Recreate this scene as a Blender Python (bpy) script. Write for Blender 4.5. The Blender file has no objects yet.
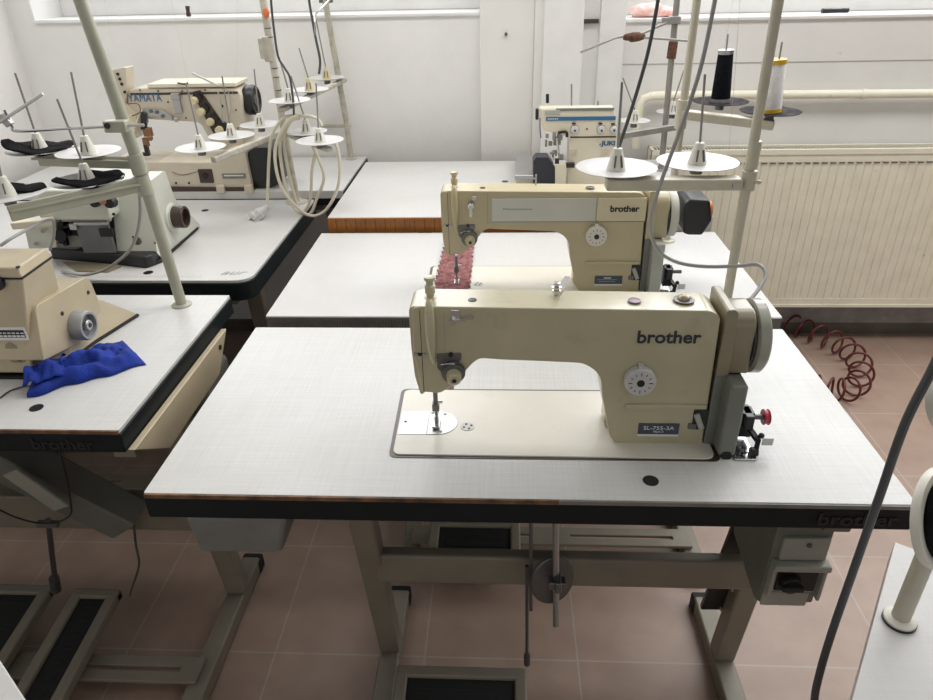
import bpy, bmesh, math, random
from mathutils import Vector, Matrix, noise
random.seed(4)
V = Vector; PI = math.pi
SC = bpy.context.scene
COL = SC.collection

# ---------------------------------------------------------------- camera
CAM = V((0.569006, -0.826930, 1.523463)); YAW, PITCH, ROLL, F = 0.0561827, 0.506351, -0.0223710, 692.805
_f = V((-math.sin(YAW)*math.cos(PITCH), math.cos(YAW)*math.cos(PITCH), -math.sin(PITCH)))
_r = V((math.cos(YAW), math.sin(YAW), 0)); _u = _r.cross(_f)
_r2 = math.cos(ROLL)*_r + math.sin(ROLL)*_u; _u2 = -math.sin(ROLL)*_r + math.cos(ROLL)*_u
cd = bpy.data.cameras.new('camera'); cam = bpy.data.objects.new('camera', cd); COL.objects.link(cam)
cam.matrix_world = Matrix(((_r2.x, _u2.x, -_f.x, CAM.x), (_r2.y, _u2.y, -_f.y, CAM.y), (_r2.z, _u2.z, -_f.z, CAM.z), (0, 0, 0, 1)))
cd.sensor_width = 36; cd.lens = F*36/933; cd.clip_start = .02; cd.clip_end = 60
SC.camera = cam
def P(x, y, X=None, Y=None, Z=None):
    """point of a measured direction on a real plane of the room"""
    d = (x-466.5)*_r2 - (y-350)*_u2 + F*_f
    i, v = (0, X) if X is not None else (1, Y) if Y is not None else (2, Z)
    t = (v-CAM[i])/d[i]
    return CAM + t*d

# ---------------------------------------------------------------- materials
def mat(name, col, rough=.5, metal=0., var=.06, scale=12., bump=0., bscale=60., col2=None, spec=None, stains=None, coat=0.):
    m = bpy.data.materials.new(name); m.use_nodes = True
    nt = m.node_tree; N = nt.nodes; L = nt.links; b = N['Principled BSDF']
    b.inputs['Roughness'].default_value = rough; b.inputs['Metallic'].default_value = metal
    if spec is not None: b.inputs['Specular IOR Level'].default_value = spec
    if coat: b.inputs['Coat Weight'].default_value = coat; b.inputs['Coat Roughness'].default_value = .15
    tc = N.new('ShaderNodeTexCoord')
    nz = N.new('ShaderNodeTexNoise'); nz.inputs['Scale'].default_value = scale; nz.inputs['Detail'].default_value = 6
    L.new(tc.outputs['Object'], nz.inputs['Vector'])
    cr = N.new('ShaderNodeValToRGB'); cr.color_ramp.elements[0].position = .3; cr.color_ramp.elements[1].position = .7
    c2 = col2 or tuple(c*(1-var*2) for c in col)
    cr.color_ramp.elements[0].color = (*c2, 1); cr.color_ramp.elements[1].color = (*[min(1, c*(1+var*.5)) for c in col], 1)
    L.new(nz.outputs['Fac'], cr.inputs['Fac']); out = cr.outputs['Color']
    if stains:
        sc, lo, hi, scol, k = stains
        n2 = N.new('ShaderNodeTexNoise'); n2.inputs['Scale'].default_value = sc; n2.inputs['Detail'].default_value = 8; n2.inputs['Roughness'].default_value = .65
        L.new(tc.outputs['Object'], n2.inputs['Vector'])
        r2 = N.new('ShaderNodeMapRange'); r2.inputs['From Min'].default_value = lo; r2.inputs['From Max'].default_value = hi; r2.inputs['To Max'].default_value = k
        L.new(n2.outputs['Fac'], r2.inputs['Value'])
        mx = N.new('ShaderNodeMix'); mx.data_type = 'RGBA'; mx.inputs['B'].default_value = (*scol, 1)
        L.new(r2.outputs['Result'], mx.inputs['Factor']); L.new(out, mx.inputs['A']); out = mx.outputs['Result']
    L.new(out, b.inputs['Base Color'])
    if bump:
        n3 = N.new('ShaderNodeTexNoise'); n3.inputs['Scale'].default_value = bscale; n3.inputs['Detail'].default_value = 5
        L.new(tc.outputs['Object'], n3.inputs['Vector'])
        bp = N.new('ShaderNodeBump'); bp.inputs['Strength'].default_value = bump; bp.inputs['Distance'].default_value = .004
        L.new(n3.outputs['Fac'], bp.inputs['Height']); L.new(bp.outputs['Normal'], b.inputs['Normal'])
    return m
WHEELM = mat('olive_grey_enamel', (.33, .33, .27), .3, var=.05, coat=.3)
WHITE = mat('white_plastic', (.56, .555, .55), .4, var=.02)
CREAMP = mat('cream_plastic', (.72, .70, .62), .4, var=.04)
MACH = mat('cream_enamel', (.49, .45, .30), .3, var=.05, scale=9, stains=(16, .55, .8, (.26, .23, .17), .45), coat=.5)
MACH2 = mat('pale_tan_enamel', (.52, .45, .28), .32, var=.05, scale=9, stains=(14, .6, .85, (.35, .3, .22), .3), coat=.25)
BED = mat('worn_cream_enamel', (.70, .67, .59), .3, var=.05, scale=6, stains=(20, .58, .8, (.5, .46, .38), .4))
OLIVE = mat('olive_enamel', (.27, .235, .15), .3, var=.05, coat=.3)
GREYE = mat('grey_enamel', (.20, .21, .185), .4, var=.06, scale=14, stains=(30, .66, .75, (.5, .5, .47), .4))
GREYL = mat('light_grey_enamel', (.42, .43, .38), .35, var=.05)
PANEL = mat('pale_grey_panel', (.60, .60, .53), .35, var=.03)
YPANEL = mat('pale_yellow_panel', (.68, .61, .42), .35, var=.03)
BEIGE = mat('beige_enamel', (.52, .44, .30), .38, var=.05, stains=(10, .55, .8, (.34, .29, .21), .4), coat=.2)
SAND = mat('sand_enamel', (.61, .54, .43), .35, var=.04, stains=(14, .6, .85, (.4, .33, .25), .35), coat=.2)
GREENW = mat('greenish_white_enamel', (.62, .635, .56), .33, var=.04, stains=(12, .6, .85, (.42, .42, .35), .3), coat=.2)
JUKC = mat('warm_white_enamel', (.72, .66, .52), .35, var=.04, stains=(14, .55, .8, (.45, .37, .26), .4))
POLE = mat('cream_pole_paint', (.54, .51, .41), .38, var=.07, stains=(18, .6, .78, (.33, .31, .25), .5))
POLEG = mat('green_cream_pole_paint', (.40, .40, .315), .38, var=.07, stains=(18, .6, .78, (.30, .30, .24), .5))
POLED = mat('dirty_pole_paint', (.52, .49, .41), .5, var=.12, scale=25, stains=(22, .5, .7, (.2, .17, .13), .7))
STEELG = mat('grey_steel_pole', (.30, .29, .27), .42, .3, var=.1)
RUST = mat('rusty_joint', (.14, .06, .035), .8, var=.3, scale=90, bump=.6, bscale=150)
CHROME = mat('chrome', (.62, .62, .62), .2, 1., var=.08)
STEEL = mat('brushed_steel', (.48, .48, .48), .36, .85, var=.06)
ALU = mat('dull_aluminium', (.36, .37, .37), .45, .3, var=.08)
DSTEEL = mat('dark_steel', (.18, .18, .18), .4, .7, var=.1)
BLACK = mat('black_plastic', (.012, .013, .015), .35, var=.1)
BLACKG = mat('black_rubber', (.010, .010, .011), .7, var=.1)
FOAM = mat('black_foam', (.012, .011, .012), .95, spec=.1, var=.3, scale=60, bump=.5, bscale=200)
EDGE = mat('dark_edge_band', (.008, .012, .014), .5, var=.1, scale=20, spec=.25)
PRINT = mat('dark_print', (.02, .03, .045), .5, var=.05)
BLUEP = mat('blue_print', (.03, .15, .32), .4, var=.05)
PLATE = mat('slate_label', (.05, .07, .10), .35, var=.05)
PRINTW = mat('white_print', (.75, .75, .75), .5, var=.02)
GREYP = mat('grey_print', (.30, .30, .31), .5, var=.05)
WOOD = mat('brown_wood_edge', (.20, .10, .045), .6, var=.35, scale=40, col2=(.05, .028, .015))
ORANGEW = mat('orange_ruler_tape', (.42, .15, .02), .45, var=.12, scale=20)
RULERG = mat('grey_ruler_tape', (.21, .20, .18), .5, var=.12, scale=25)
FRAME = mat('cream_stand_paint', (.25, .225, .175), .45, var=.08, stains=(12, .55, .75, (.2, .17, .13), .5))
BROWND = mat('dark_brown_plastic', (.06, .035, .028), .3, var=.1)
ORANGE = mat('orange_plastic', (.62, .19, .03), .4, var=.05)
PINK = mat('pink_bobbin', (.55, .05, .09), .4, var=.05)
BLUE = mat('royal_blue_cotton', (.003, .03, .30), .85, var=.15, scale=25, bump=.5, bscale=350)
ROSE = mat('dusty_rose_lace', (.33, .13, .13), .9, var=.35, scale=70, bump=.8, bscale=160)
CABLEC = mat('cream_cable', (.66, .61, .49), .45, var=.05)
CABLEG = mat('grey_cable', (.33, .33, .33), .45, var=.05)
CABLED = mat('dark_grey_cable', (.07, .075, .08), .4, var=.08)
HOSE = mat('dark_red_hose', (.13, .022, .022), .35, var=.1)
PANM = mat('grey_plastic_pan', (.24, .25, .24), .45, var=.1, bump=.3, bscale=30)
THREADK = mat('black_thread', (.007, .008, .012), .9, spec=.1, var=.2, scale=90, bump=.5, bscale=300)
THREADW = mat('white_thread', (.78, .77, .77), .8, var=.05, scale=60, bump=.4, bscale=300)
YELL = mat('yellow_plastic', (.72, .45, .02), .45, var=.05)
THREADL = mat('pale_thread', (.6, .6, .58), .8, var=.02)
PINKB = mat('pink_plastic_bag', (.75, .30, .26), .35, var=.3, scale=30, bump=.8, bscale=40, col2=(.85, .72, .68))
SPONGE = mat('yellowed_foam', (.62, .50, .30), .9, var=.2, scale=60, bump=.7, bscale=80)
RADM = mat('cream_radiator_paint', (.90, .87, .72), .4, var=.04, stains=(28, .66, .72, (.2, .17, .13), .45))
RADD = mat('radiator_inside', (.16, .15, .13), .6, var=.1)
CLEARW = mat('yellow_tinted_hub', (.66, .58, .36), .5, var=.1)
GLASSM = bpy.data.materials.new('window_glass'); GLASSM.use_nodes = True
_b = GLASSM.node_tree.nodes['Principled BSDF']; _b.inputs['Transmission Weight'].default_value = 1; _b.inputs['Roughness'].default_value = 0; _b.inputs['IOR'].default_value = 1.45

# laminate: off-white with faint woven linen print and dirt
def laminate(name, col, k=.06, rough=.3):
    m = bpy.data.materials.new(name); m.use_nodes = True; nt = m.node_tree; N = nt.nodes; L = nt.links; b = N['Principled BSDF']
    tc = N.new('ShaderNodeTexCoord'); outs = []
    for sx, sy in ((260, 8), (8, 260)):
        mp = N.new('ShaderNodeMapping'); mp.inputs['Scale'].default_value = (sx, sy, 1)
        n = N.new('ShaderNodeTexNoise'); n.inputs['Scale'].default_value = 1; n.inputs['Detail'].default_value = 3
        L.new(tc.outputs['Object'], mp.inputs['Vector']); L.new(mp.outputs['Vector'], n.inputs['Vector']); outs.append(n.outputs['Fac'])
    ad = N.new('ShaderNodeMath'); ad.operation = 'ADD'; L.new(outs[0], ad.inputs[0]); L.new(outs[1], ad.inputs[1])
    n3 = N.new('ShaderNodeTexNoise'); n3.inputs['Scale'].default_value = 3.5; n3.inputs['Detail'].default_value = 7; L.new(tc.outputs['Object'], n3.inputs['Vector'])
    mr = N.new('ShaderNodeMapRange'); mr.inputs['From Min'].default_value = .6; mr.inputs['From Max'].default_value = 1.4
    L.new(ad.outputs[0], mr.inputs['Value'])
    mx = N.new('ShaderNodeMix'); mx.data_type = 'RGBA'
    mx.inputs['A'].default_value = (*[c*(1-k*1.6) for c in col], 1); mx.inputs['B'].default_value = (*[min(1, c*(1+k)) for c in col], 1)
    L.new(mr.outputs['Result'], mx.inputs['Factor'])
    r3 = N.new('ShaderNodeMapRange'); r3.inputs['From Min'].default_value = .5; r3.inputs['From Max'].default_value = .75; r3.inputs['To Max'].default_value = .35
    L.new(n3.outputs['Fac'], r3.inputs['Value'])
    m2 = N.new('ShaderNodeMix'); m2.data_type = 'RGBA'; m2.inputs['B'].default_value = (col[0]*.80, col[1]*.78, col[2]*.70, 1)
    L.new(r3.outputs['Result'], m2.inputs['Factor']); L.new(mx.outputs['Result'], m2.inputs['A']); L.new(m2.outputs['Result'], b.inputs['Base Color'])
    r4 = N.new('ShaderNodeMapRange'); r4.inputs['To Min'].default_value = rough-.06; r4.inputs['To Max'].default_value = rough+.12
    L.new(n3.outputs['Fac'], r4.inputs['Value']); L.new(r4.outputs['Result'], b.inputs['Roughness'])
    return m
LAM = laminate('linen_print_laminate', (.62, .62, .605), .06, .36)
LAM2 = laminate('white_laminate', (.58, .575, .565), .03, .38)

def tilemat():
    m = bpy.data.materials.new('floor_tiles'); m.use_nodes = True; nt = m.node_tree; N = nt.nodes; L = nt.links; b = N['Principled BSDF']
    tc = N.new('ShaderNodeTexCoord'); mp = N.new('ShaderNodeMapping'); mp.inputs['Location'].default_value = (-.765+.383*4, -.32+.371*8, 0)
    L.new(tc.outputs['Object'], mp.inputs['Vector'])
    br = N.new('ShaderNodeTexBrick'); br.offset = 0; br.inputs['Scale'].default_value = 1
    br.inputs['Brick Width'].default_value = .383; br.inputs['Row Height'].default_value = .371; br.inputs['Mortar Size'].default_value = .0022
    br.inputs['Mortar Smooth'].default_value = .1; br.inputs['Bias'].default_value = 0
    br.inputs['Color1'].default_value = (.41, .295, .235, 1); br.inputs['Color2'].default_value = (.385, .275, .22, 1); br.inputs['Mortar'].default_value = (.45, .39, .33, 1)
    L.new(mp.outputs['Vector'], br.inputs['Vector'])
    n = N.new('ShaderNodeTexNoise'); n.inputs['Scale'].default_value = 9; n.inputs['Detail'].default_value = 8; L.new(tc.outputs['Object'], n.inputs['Vector'])
    mx = N.new('ShaderNodeMix'); mx.data_type = 'RGBA'; mx.blend_type = 'MULTIPLY'; mx.inputs['Factor'].default_value = .5
    L.new(br.outputs['Color'], mx.inputs['A']); cr = N.new('ShaderNodeValToRGB'); cr.color_ramp.elements[0].position = .35; cr.color_ramp.elements[0].color = (.72, .7, .68, 1); cr.color_ramp.elements[1].position = .65
    L.new(n.outputs['Fac'], cr.inputs['Fac']); L.new(cr.outputs['Color'], mx.inputs['B']); L.new(mx.outputs['Result'], b.inputs['Base Color'])
    b.inputs['Roughness'].default_value = .42
    return m
TILE = tilemat()
WALLM = mat('white_wall_paint', (.80, .785, .76), .7, var=.03, scale=4, bump=.35, bscale=22, stains=(14, .68, .74, (.62, .59, .55), .5))
WALLR = mat('white_painted_masonry', (.83, .825, .81), .65, var=.03, scale=5, bump=.5, bscale=16, stains=(18, .68, .74, (.6, .58, .55), .5))
SKIRT = mat('grey_skirting_paint', (.30, .28, .27), .6, var=.15, scale=12, stains=(16, .6, .75, (.45, .42, .39), .5))
SKT = mat('dark_skirting_tile', (.13, .115, .10), .4, var=.15)
FRM = mat('white_window_paint', (.82, .82, .81), .4, var=.03)

# ---------------------------------------------------------------- mesh builder
class MB:
    def __init__(s): s.bm = bmesh.new()
    def box(s, x0, x1, y0, y1, z0, z1):
        r = bmesh.ops.create_cube(s.bm, size=1)['verts']
        for v in r:
            v.co = V((x0 if v.co.x < 0 else x1, y0 if v.co.y < 0 else y1, z0 if v.co.z < 0 else z1))
        return s
    def obox(s, c, size, rot=None, direction=None):
        r = bmesh.ops.create_cube(s.bm, size=1)['verts']
        M = rot.to_matrix() if rot is not None else Matrix.Identity(3)
        if direction is not None: M = V(direction).to_track_quat('Z', 'Y').to_matrix()
        for v in r: v.co = V(c) + M @ V((v.co.x*size[0], v.co.y*size[1], v.co.z*size[2]))
        return s
    def bar(s, a, b, w, h, up=V((0, 0, 1))):
        a, b = V(a), V(b); d = (b-a).normalized(); x = d.cross(up).normalized(); y = x.cross(d)
        vs = [s.bm.verts.new(p + x*sx*w/2 + y*sy*h/2) for p in (a, b) for sx, sy in ((-1, -1), (1, -1), (1, 1), (-1, 1))]
        f = [(0, 1, 2, 3), (7, 6, 5, 4), (0, 4, 5, 1), (1, 5, 6, 2), (2, 6, 7, 3), (3, 7, 4, 0)]
        for q in f: s.bm.faces.new([vs[i] for i in q])
        return s
    def cyl(s, a, b, r1, r2=None, n=24):
        a, b = V(a), V(b); r2 = r1 if r2 is None else r2
        return s.lathe(a, b-a, [(0, 0), (r1, 0), (r2, 1), (0, 1)], n, rel=True)
    def lathe(s, o, axis, prof, n=32, rel=False):
        o, axis = V(o), V(axis); ln = axis.length; q = axis.to_track_quat('Z', 'Y').to_matrix(); k = ln if rel else 1
        rings = []
        for r, h in prof:
            if r < 1e-7: rings.append([s.bm.verts.new(o + q @ V((0, 0, h*k)))])
            else: rings.append([s.bm.verts.new(o + q @ V((r*math.cos(t*2*PI/n), r*math.sin(t*2*PI/n), h*k))) for t in range(n)])
        for A, B in zip(rings, rings[1:]):
            for i in range(n):
                j = (i+1) % n
                if len(A) == 1 and len(B) == 1: continue
                if len(A) == 1: s.bm.faces.new((A[0], B[j], B[i]))
                elif len(B) == 1: s.bm.faces.new((A[i], A[j], B[0]))
                else: s.bm.faces.new((A[i], A[j], B[j], B[i]))
        return s
    def tube(s, pts, r, n=10, smooth=0):
        pts = [V(p) for p in pts]
        if smooth:
            q = []
            for i in range(len(pts)-1):
                p0, p1, p2, p3 = pts[max(i-1, 0)], pts[i], pts[i+1], pts[min(i+2, len(pts)-1)]
                for k in range(smooth):
                    t = k/smooth
                    q.append(.5*((2*p1)+(p2-p0)*t+(2*p0-5*p1+4*p2-p3)*t*t+(3*p1-p0-3*p2+p3)*t**3))
            pts = q+[pts[-1]]
        rings = []; nrm = None
        for i, p in enumerate(pts):
            d = (pts[min(i+1, len(pts)-1)]-pts[max(i-1, 0)]).normalized()
            if nrm is None: nrm = d.orthogonal().normalized()
            nrm = (nrm-d*nrm.dot(d)).normalized(); bn = d.cross(nrm)
            rr = r(i/(len(pts)-1)) if callable(r) else r
            rings.append([s.bm.verts.new(p+rr*(math.cos(k*2*PI/n)*nrm+math.sin(k*2*PI/n)*bn)) for k in range(n)])
        for A, B in zip(rings, rings[1:]):
            for i in range(n): s.bm.faces.new((A[i], A[(i+1) % n], B[(i+1) % n], B[i]))
        s.bm.faces.new(rings[0][::-1]); s.bm.faces.new(rings[-1])
        return s
    def prism(s, pts, ax, a, b, scale_b=1., shift_b=(0, 0)):
        """2D outline extruded along axis ax from a to b"""
        def mk(u, v, w): return V((w, u, v)) if ax == 0 else V((u, w, v)) if ax == 1 else V((u, v, w))
        cu = sum(p[0] for p in pts)/len(pts); cv = sum(p[1] for p in pts)/len(pts)
        A = [s.bm.verts.new(mk(u, v, a)) for u, v in pts]
        B = [s.bm.verts.new(mk(cu+(u-cu)*scale_b+shift_b[0], cv+(v-cv)*scale_b+shift_b[1], b)) for u, v in pts]
        n = len(pts); s.bm.faces.new(A); s.bm.faces.new(B[::-1])
        for i in range(n): s.bm.faces.new((A[i], B[i], B[(i+1) % n], A[(i+1) % n]))
        return s
    def sphere(s, c, r, sc=(1, 1, 1), n=16):
        q = bmesh.ops.create_uvsphere(s.bm, u_segments=n, v_segments=n//2+2, radius=r)['verts']
        for v in q: v.co = V(c)+V((v.co.x*sc[0], v.co.y*sc[1], v.co.z*sc[2]))
        return s
    def build(s, name, m, parent=None, bev=0, seg=2, angle=35, local=False):
        bmesh.ops.recalc_face_normals(s.bm, faces=s.bm.faces)
        me = bpy.data.meshes.new(name); 
        o = bpy.data.objects.new(name, me); COL.objects.link(o)
        org = V((0, 0, 0))
        if parent is not None:
            rt = parent
            while rt.parent: rt = rt.parent
            org = rt.location
            o.parent = parent
        if not local:
            for v in s.bm.verts: v.co -= org
        s.bm.to_mesh(me); s.bm.free()
        me.materials.append(m); me.shade_smooth()
        if bev:
            md = o.modifiers.new('edge_rounding', 'BEVEL'); md.width = bev; md.segments = seg; md.limit_method = 'ANGLE'; md.angle_limit = math.radians(30); md.harden_normals = True
        else: me.set_sharp_from_angle(angle=math.radians(angle))
        return o
def rp(pts, r=.01, n=5):
    """round the corners of a 2D outline; r one number or one per corner"""
    out = []; N = len(pts)
    for i in range(N):
        p0, p1, p2 = V(pts[i-1]), V(pts[i]), V(pts[(i+1) % N]); ri = r[i] if hasattr(r, '__len__') else r
        d0, d1 = (p0-p1), (p2-p1)
        if ri <= 0 or d0.length < 1e-6 or d1.length < 1e-6: out.append(tuple(p1)); continue
        k = min(ri, d0.length*.48, d1.length*.48); a, c = p1+d0.normalized()*k, p1+d1.normalized()*k
        for j in range(n+1):
            t = j/n; out.append(tuple(a*(1-t)**2+p1*2*t*(1-t)+c*t*t))
    return out
def tag(o, label=None, cat=None, group=None, kind=None):
    if label: o['label'] = label
    if cat: o['category'] = cat
    if group: o['group'] = group
    if kind: o['kind'] = kind
    return o
def thing(name, label, cat, loc, group=None):
    o = bpy.data.objects.new(name, None); COL.objects.link(o); o.location = loc; o.empty_display_size = .05
    return tag(o, label, cat, group)
def lab(o, t): o['label'] = t; return o
def text(s, size, loc, m, parent, name='lettering', rot=(PI/2, 0, 0), ext=.0006, bold=0., shear=0., sx=1., space=1.):
    cu = bpy.data.curves.new('t', 'FONT'); cu.body = s; cu.size = size; cu.extrude = ext; cu.offset = bold; cu.shear = shear; cu.align_x = 'CENTER'; cu.align_y = 'CENTER'
    cu.resolution_u = 4; cu.space_character = space
    t = bpy.data.objects.new('t', cu); COL.objects.link(t); dg = bpy.context.evaluated_depsgraph_get()
    me = bpy.data.meshes.new_from_object(t.evaluated_get(dg)); bpy.data.objects.remove(t); me.name = name
    R = Matrix.Rotation(rot[2], 4, 'Z') @ Matrix.Rotation(rot[1], 4, 'Y') @ Matrix.Rotation(rot[0], 4, 'X')
    rt = parent
    while rt.parent: rt = rt.parent
    me.transform(Matrix.Translation(V(loc)-rt.location) @ R @ Matrix.Diagonal((sx, 1, 1, 1)))
    me.materials.clear(); me.materials.append(m)
    o = bpy.data.objects.new(name, me); COL.objects.link(o); o.parent = parent
    return o
def xz(p): return (p.x, p.z)
def yz(p): return (p.y, p.z)
def xy(p): return (p.x, p.y)
FLOAT = []

# ---------------------------------------------------------------- the room
WY = 2.11; LX = -1.373
def struct(name, mb, m, label, cat, bev=0):
    o = mb.build(name, m, bev=bev); return tag(o, label, cat, kind='structure')
struct('floor', MB().box(LX-.2, 4.6, -3.2, WY+.3, -.08, 0), TILE, 'pinkish brown square tile floor with pale grout', 'floor')
struct('wall_left', MB().box(LX-.2, LX, -3.2, WY+.3, 0, 3.0), WALLM, 'rough white plaster wall at the left edge', 'wall')
SL, SR = 1.356, 1.322
wb = MB().box(LX, .485, WY, WY+.3, 0, SL).box(1.03, 4.6, WY, WY+.3, 0, SR).box(.485, 1.03, WY, WY+.3, 0, 3).box(LX, -1.27, WY, WY+.3, SL, 3).box(LX, 4.6, WY, WY+.3, 2.75, 3)
struct('wall_back', wb, WALLR, 'white painted wall below the windows behind the machines', 'wall')
pil = MB().prism(rp([(.485, 1.0), (.485, WY), (.70, WY), (.70, 2.035), (.692, 2.035)][:0] or [(.485, WY), (.485, 2.04), (.69, 2.04), (.69, WY)], .004), 2, 0, 3)
struct('trim_1', pil, WALLM, 'wide white pilaster projecting between the two windows', 'pilaster')
struct('trim_2', MB().box(.722, .868, 1.985, WY, 0, 3), FRM, 'narrow flat white boxed duct right of the pilaster', 'duct', .004)
struct('trim_3', MB().box(.69, .722, 2.02, WY, 0, 3), WALLM, 'slim recessed white strip between pilaster and duct', 'trim')
struct('trim_4', MB().box(.935, 1.03, 2.05, WY, 0, 3), FRM, 'thin white vertical strip at the edge of the right window', 'trim', .003)
struct('trim_5', MB().box(.868, .935, 2.07, WY, 0, 3), WALLR, 'shallow white niche with a brown stub above the overlock', 'trim')
tag(MB().box(.872, .93, 2.052, 2.07, 1.325, 1.34).build('bracket', BROWND, bev=.002), 'small dark brown bracket stub in the white niche', 'bracket')
# sills
struct('trim_6', MB().box(-1.27, .485, WY-.012, WY+.3, SL, SL+.014), FRM, 'white chipped sill ledge under the left window', 'window sill', .004)
struct('trim_7', MB().box(1.03, 4.6, WY-.012, WY+.3, SR, SR+.014), FRM, 'white sill ledge under the right window', 'window sill', .004)
def window(n, x0, x1, z0, z1, label):
    w = MB(); y = WY+.2
    w.box(x0, x1, y, y+.05, z0, z0+.12).box(x0, x1, y, y+.05, z1-.05, z1).box(x0, x0+.05, y, y+.05, z0+.12, z1-.05).box(x1-.05, x1, y, y+.05, z0+.12, z1-.05)
    k = max(1, round((x1-x0)/.9))
    for i in range(1, k): xm = x0+(x1-x0)*i/k; w.box(xm-.03, xm+.03, y-.005, y+.05, z0+.12, z1-.05)
    o = struct('window_%d' % n, w, FRM, label, 'window', .004)
    g = MB().box(x0+.05, x1-.05, y+.02, y+.024, z0+.12, z1-.05).build('pane', GLASSM, o)
    MB().box(x0+.05, x1-.05, y-.03, y, z0+.085, z0+.097).build('drip_rail', FRM, o)
    return o
window(1, -1.27, .485, SL+.014, 2.75, 'white framed window above the left part of the back wall')
window(2, 1.03, 4.3, SR+.014, 2.75, 'white framed window above the radiator')
struct('baseboard_back', MB().box(1.03, 4.6, WY-.016, WY, .0, .058).box(LX, .485, WY-.016, WY, 0, .058), SKT, 'dark tile skirting along the foot of the back wall', 'baseboard')
struct('trim_8', MB().box(1.03, 4.6, WY-.022, WY, .058, .135), SKIRT, 'grey painted band on the wall just above the skirting', 'trim')
struct('trim_9', MB().box(1.03, 4.6, WY-.002, WY, 1.172, 1.175), GREYL, 'thin groove line running along the wall above the pipe', 'trim')

# heating pipe
t = thing('heating_pipe', 'cream heating pipe running along the wall above the radiator', 'pipe', (1.1, WY-.04, 1.06))
MB().tube([(1.115, WY-.04, .86), (1.115, WY-.04, 1.02), (1.125, WY-.04, 1.05), (1.16, WY-.04, 1.062), (1.3, WY-.04, 1.062), (4.6, WY-.04, 1.045)], .0165, 14).build('pipe', RADM, t)
for x in (1.215, 1.62, 1.97, 2.9):
    z = 1.062-(x-1.3)*.005
    MB().lathe((x-.008, WY-.04, z), (.016, 0, 0), [(0, 0), (.019, 0), (.019, .016), (0, .016)], 20).box(x-.005, x+.005, WY-.04, WY-.001, z-.006, z+.006).build('clip', RADM, t)

# radiator
R0, R1, RZ0, RZ1, RF, RB = 1.165, 3.3, .185, .868, 1.985, 2.075
t = thing('radiator', 'cream panel radiator with vertical flutes under the right window', 'radiator', (R0, RF, RZ0))
prof = []; x = R0+.03; n = 0; base = RF+.004
front = MB()
pts = [(R0, base)]
while x < R1-.03:
    for dx, dy in ((0, 0), (.0025, .0042), (.0060, .0042), (.0085, 0)): pts.append((x+dx, base+dy))
    x += .0335
pts += [(R1, base), (R1, base+.016), (R0, base+.016)]
front.prism(pts, 2, RZ0+.040, RZ1-.050)
front.box(R0, R1, RF+.003, RF+.02, RZ0, RZ0+.040).box(R0, R1, RF+.003, RF+.02, RZ1-.050, RZ1-.015)
front.box(R0, R1, RF-.001, RF+.006, RZ0, RZ0+.012)
front.build('front_panel', RADM, t)
MB().box(R0, R1, RB-.012, RB, RZ0, RZ1-.02).build('back_panel', RADM, t)
MB().box(R0+.02, R1-.02, RF+.03, RB-.02, RZ0+.02, RZ1-.006).build('convector_core', RADD, t)
g = MB(); x = R0
g.box(R0, R1, RF-.001, RF+.012, RZ1-.02, RZ1).box(R0, R1, RB-.012, RB, RZ1-.02, RZ1).box(R0, R0+.01, RF, RB, RZ0, RZ1).box(R1-.01, R1, RF, RB, RZ0, RZ1)
while x < R1: g.box(x, x+.0028, RF+.01, RB-.01, RZ1-.003, RZ1-.001); x += .0125
g.build('top_grille', RADM, t)
for k in range(60):
    x = R0+.04+k*.0335
    if x < R1-.05: pass
d = MB(); x = R0+.035
while x < R1-.05: d.box(x, x+.020, RF-.0002, RF+.006, RZ1-.056, RZ1-.052); x += .0335
d.build('slot_row', RADD, t)

# sill clutter
tag(MB().cyl((1.775, 2.14, SR+.026), (1.85, 2.145, SR+.026), .009, .008).cyl((1.85, 2.145, SR+.026), (1.875, 2.147, SR+.026), .0085).build('marker_pen', BLACK, bev=.001), 'black marker pen lying on the sill above the radiator', 'pen')
bag = MB(); bag.sphere((1.13, 2.17, SR+.035), .05, (1.5, .8, .55), 24).sphere((1.19, 2.16, SR+.03), .035, (1.4, .8, .5), 20)
for v in bag.bm.verts:
    n_ = noise.noise(v.co*45)*.011; v.co += V((n_, noise.noise(v.co*38+V((3, 1, 2)))*.01, n_)); v.co.z = max(v.co.z, SR+.0145)
tag(bag.build('plastic_bag', PINKB), 'crumpled pink and clear plastic bag on the right sill', 'bag')
p = P(58, 16, Z=SL+.014); sp = MB().sphere((p.x, WY+.03, SL+.03), .021, (1, .8, .9))
for v in sp.bm.verts: v.co += V((1, 1, 1))*noise.noise(v.co*60)*.006; v.co.z = max(v.co.z, SL+.0142)
tag(sp.build('foam_lump', SPONGE), 'yellowed foam lump on the left window sill', 'foam')
p = P(186, 8, Y=WY)
tag(MB().cyl((p.x, WY+.012, SL+.015), (p.x, WY+.012, SL+.03), .009).cyl((p.x, WY+.012, SL+.03), (p.x+.002, WY+.012, SL+.052), .007, .009).build('bottle_stopper', BROWND, bev=.001), 'small dark brown stopper standing on the left sill', 'stopper')
p = P(475, 33, Y=2.04); p = P(506, 34, Y=2.04)
tag(MB().cyl((p.x, 2.041, p.z), (p.x, 2.03, p.z), .006).cyl((p.x, 2.03, p.z), (p.x, 2.024, p.z), .003).build('wall_plug', DSTEEL), 'small dark screw plug in the white pilaster', 'screw')

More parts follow.
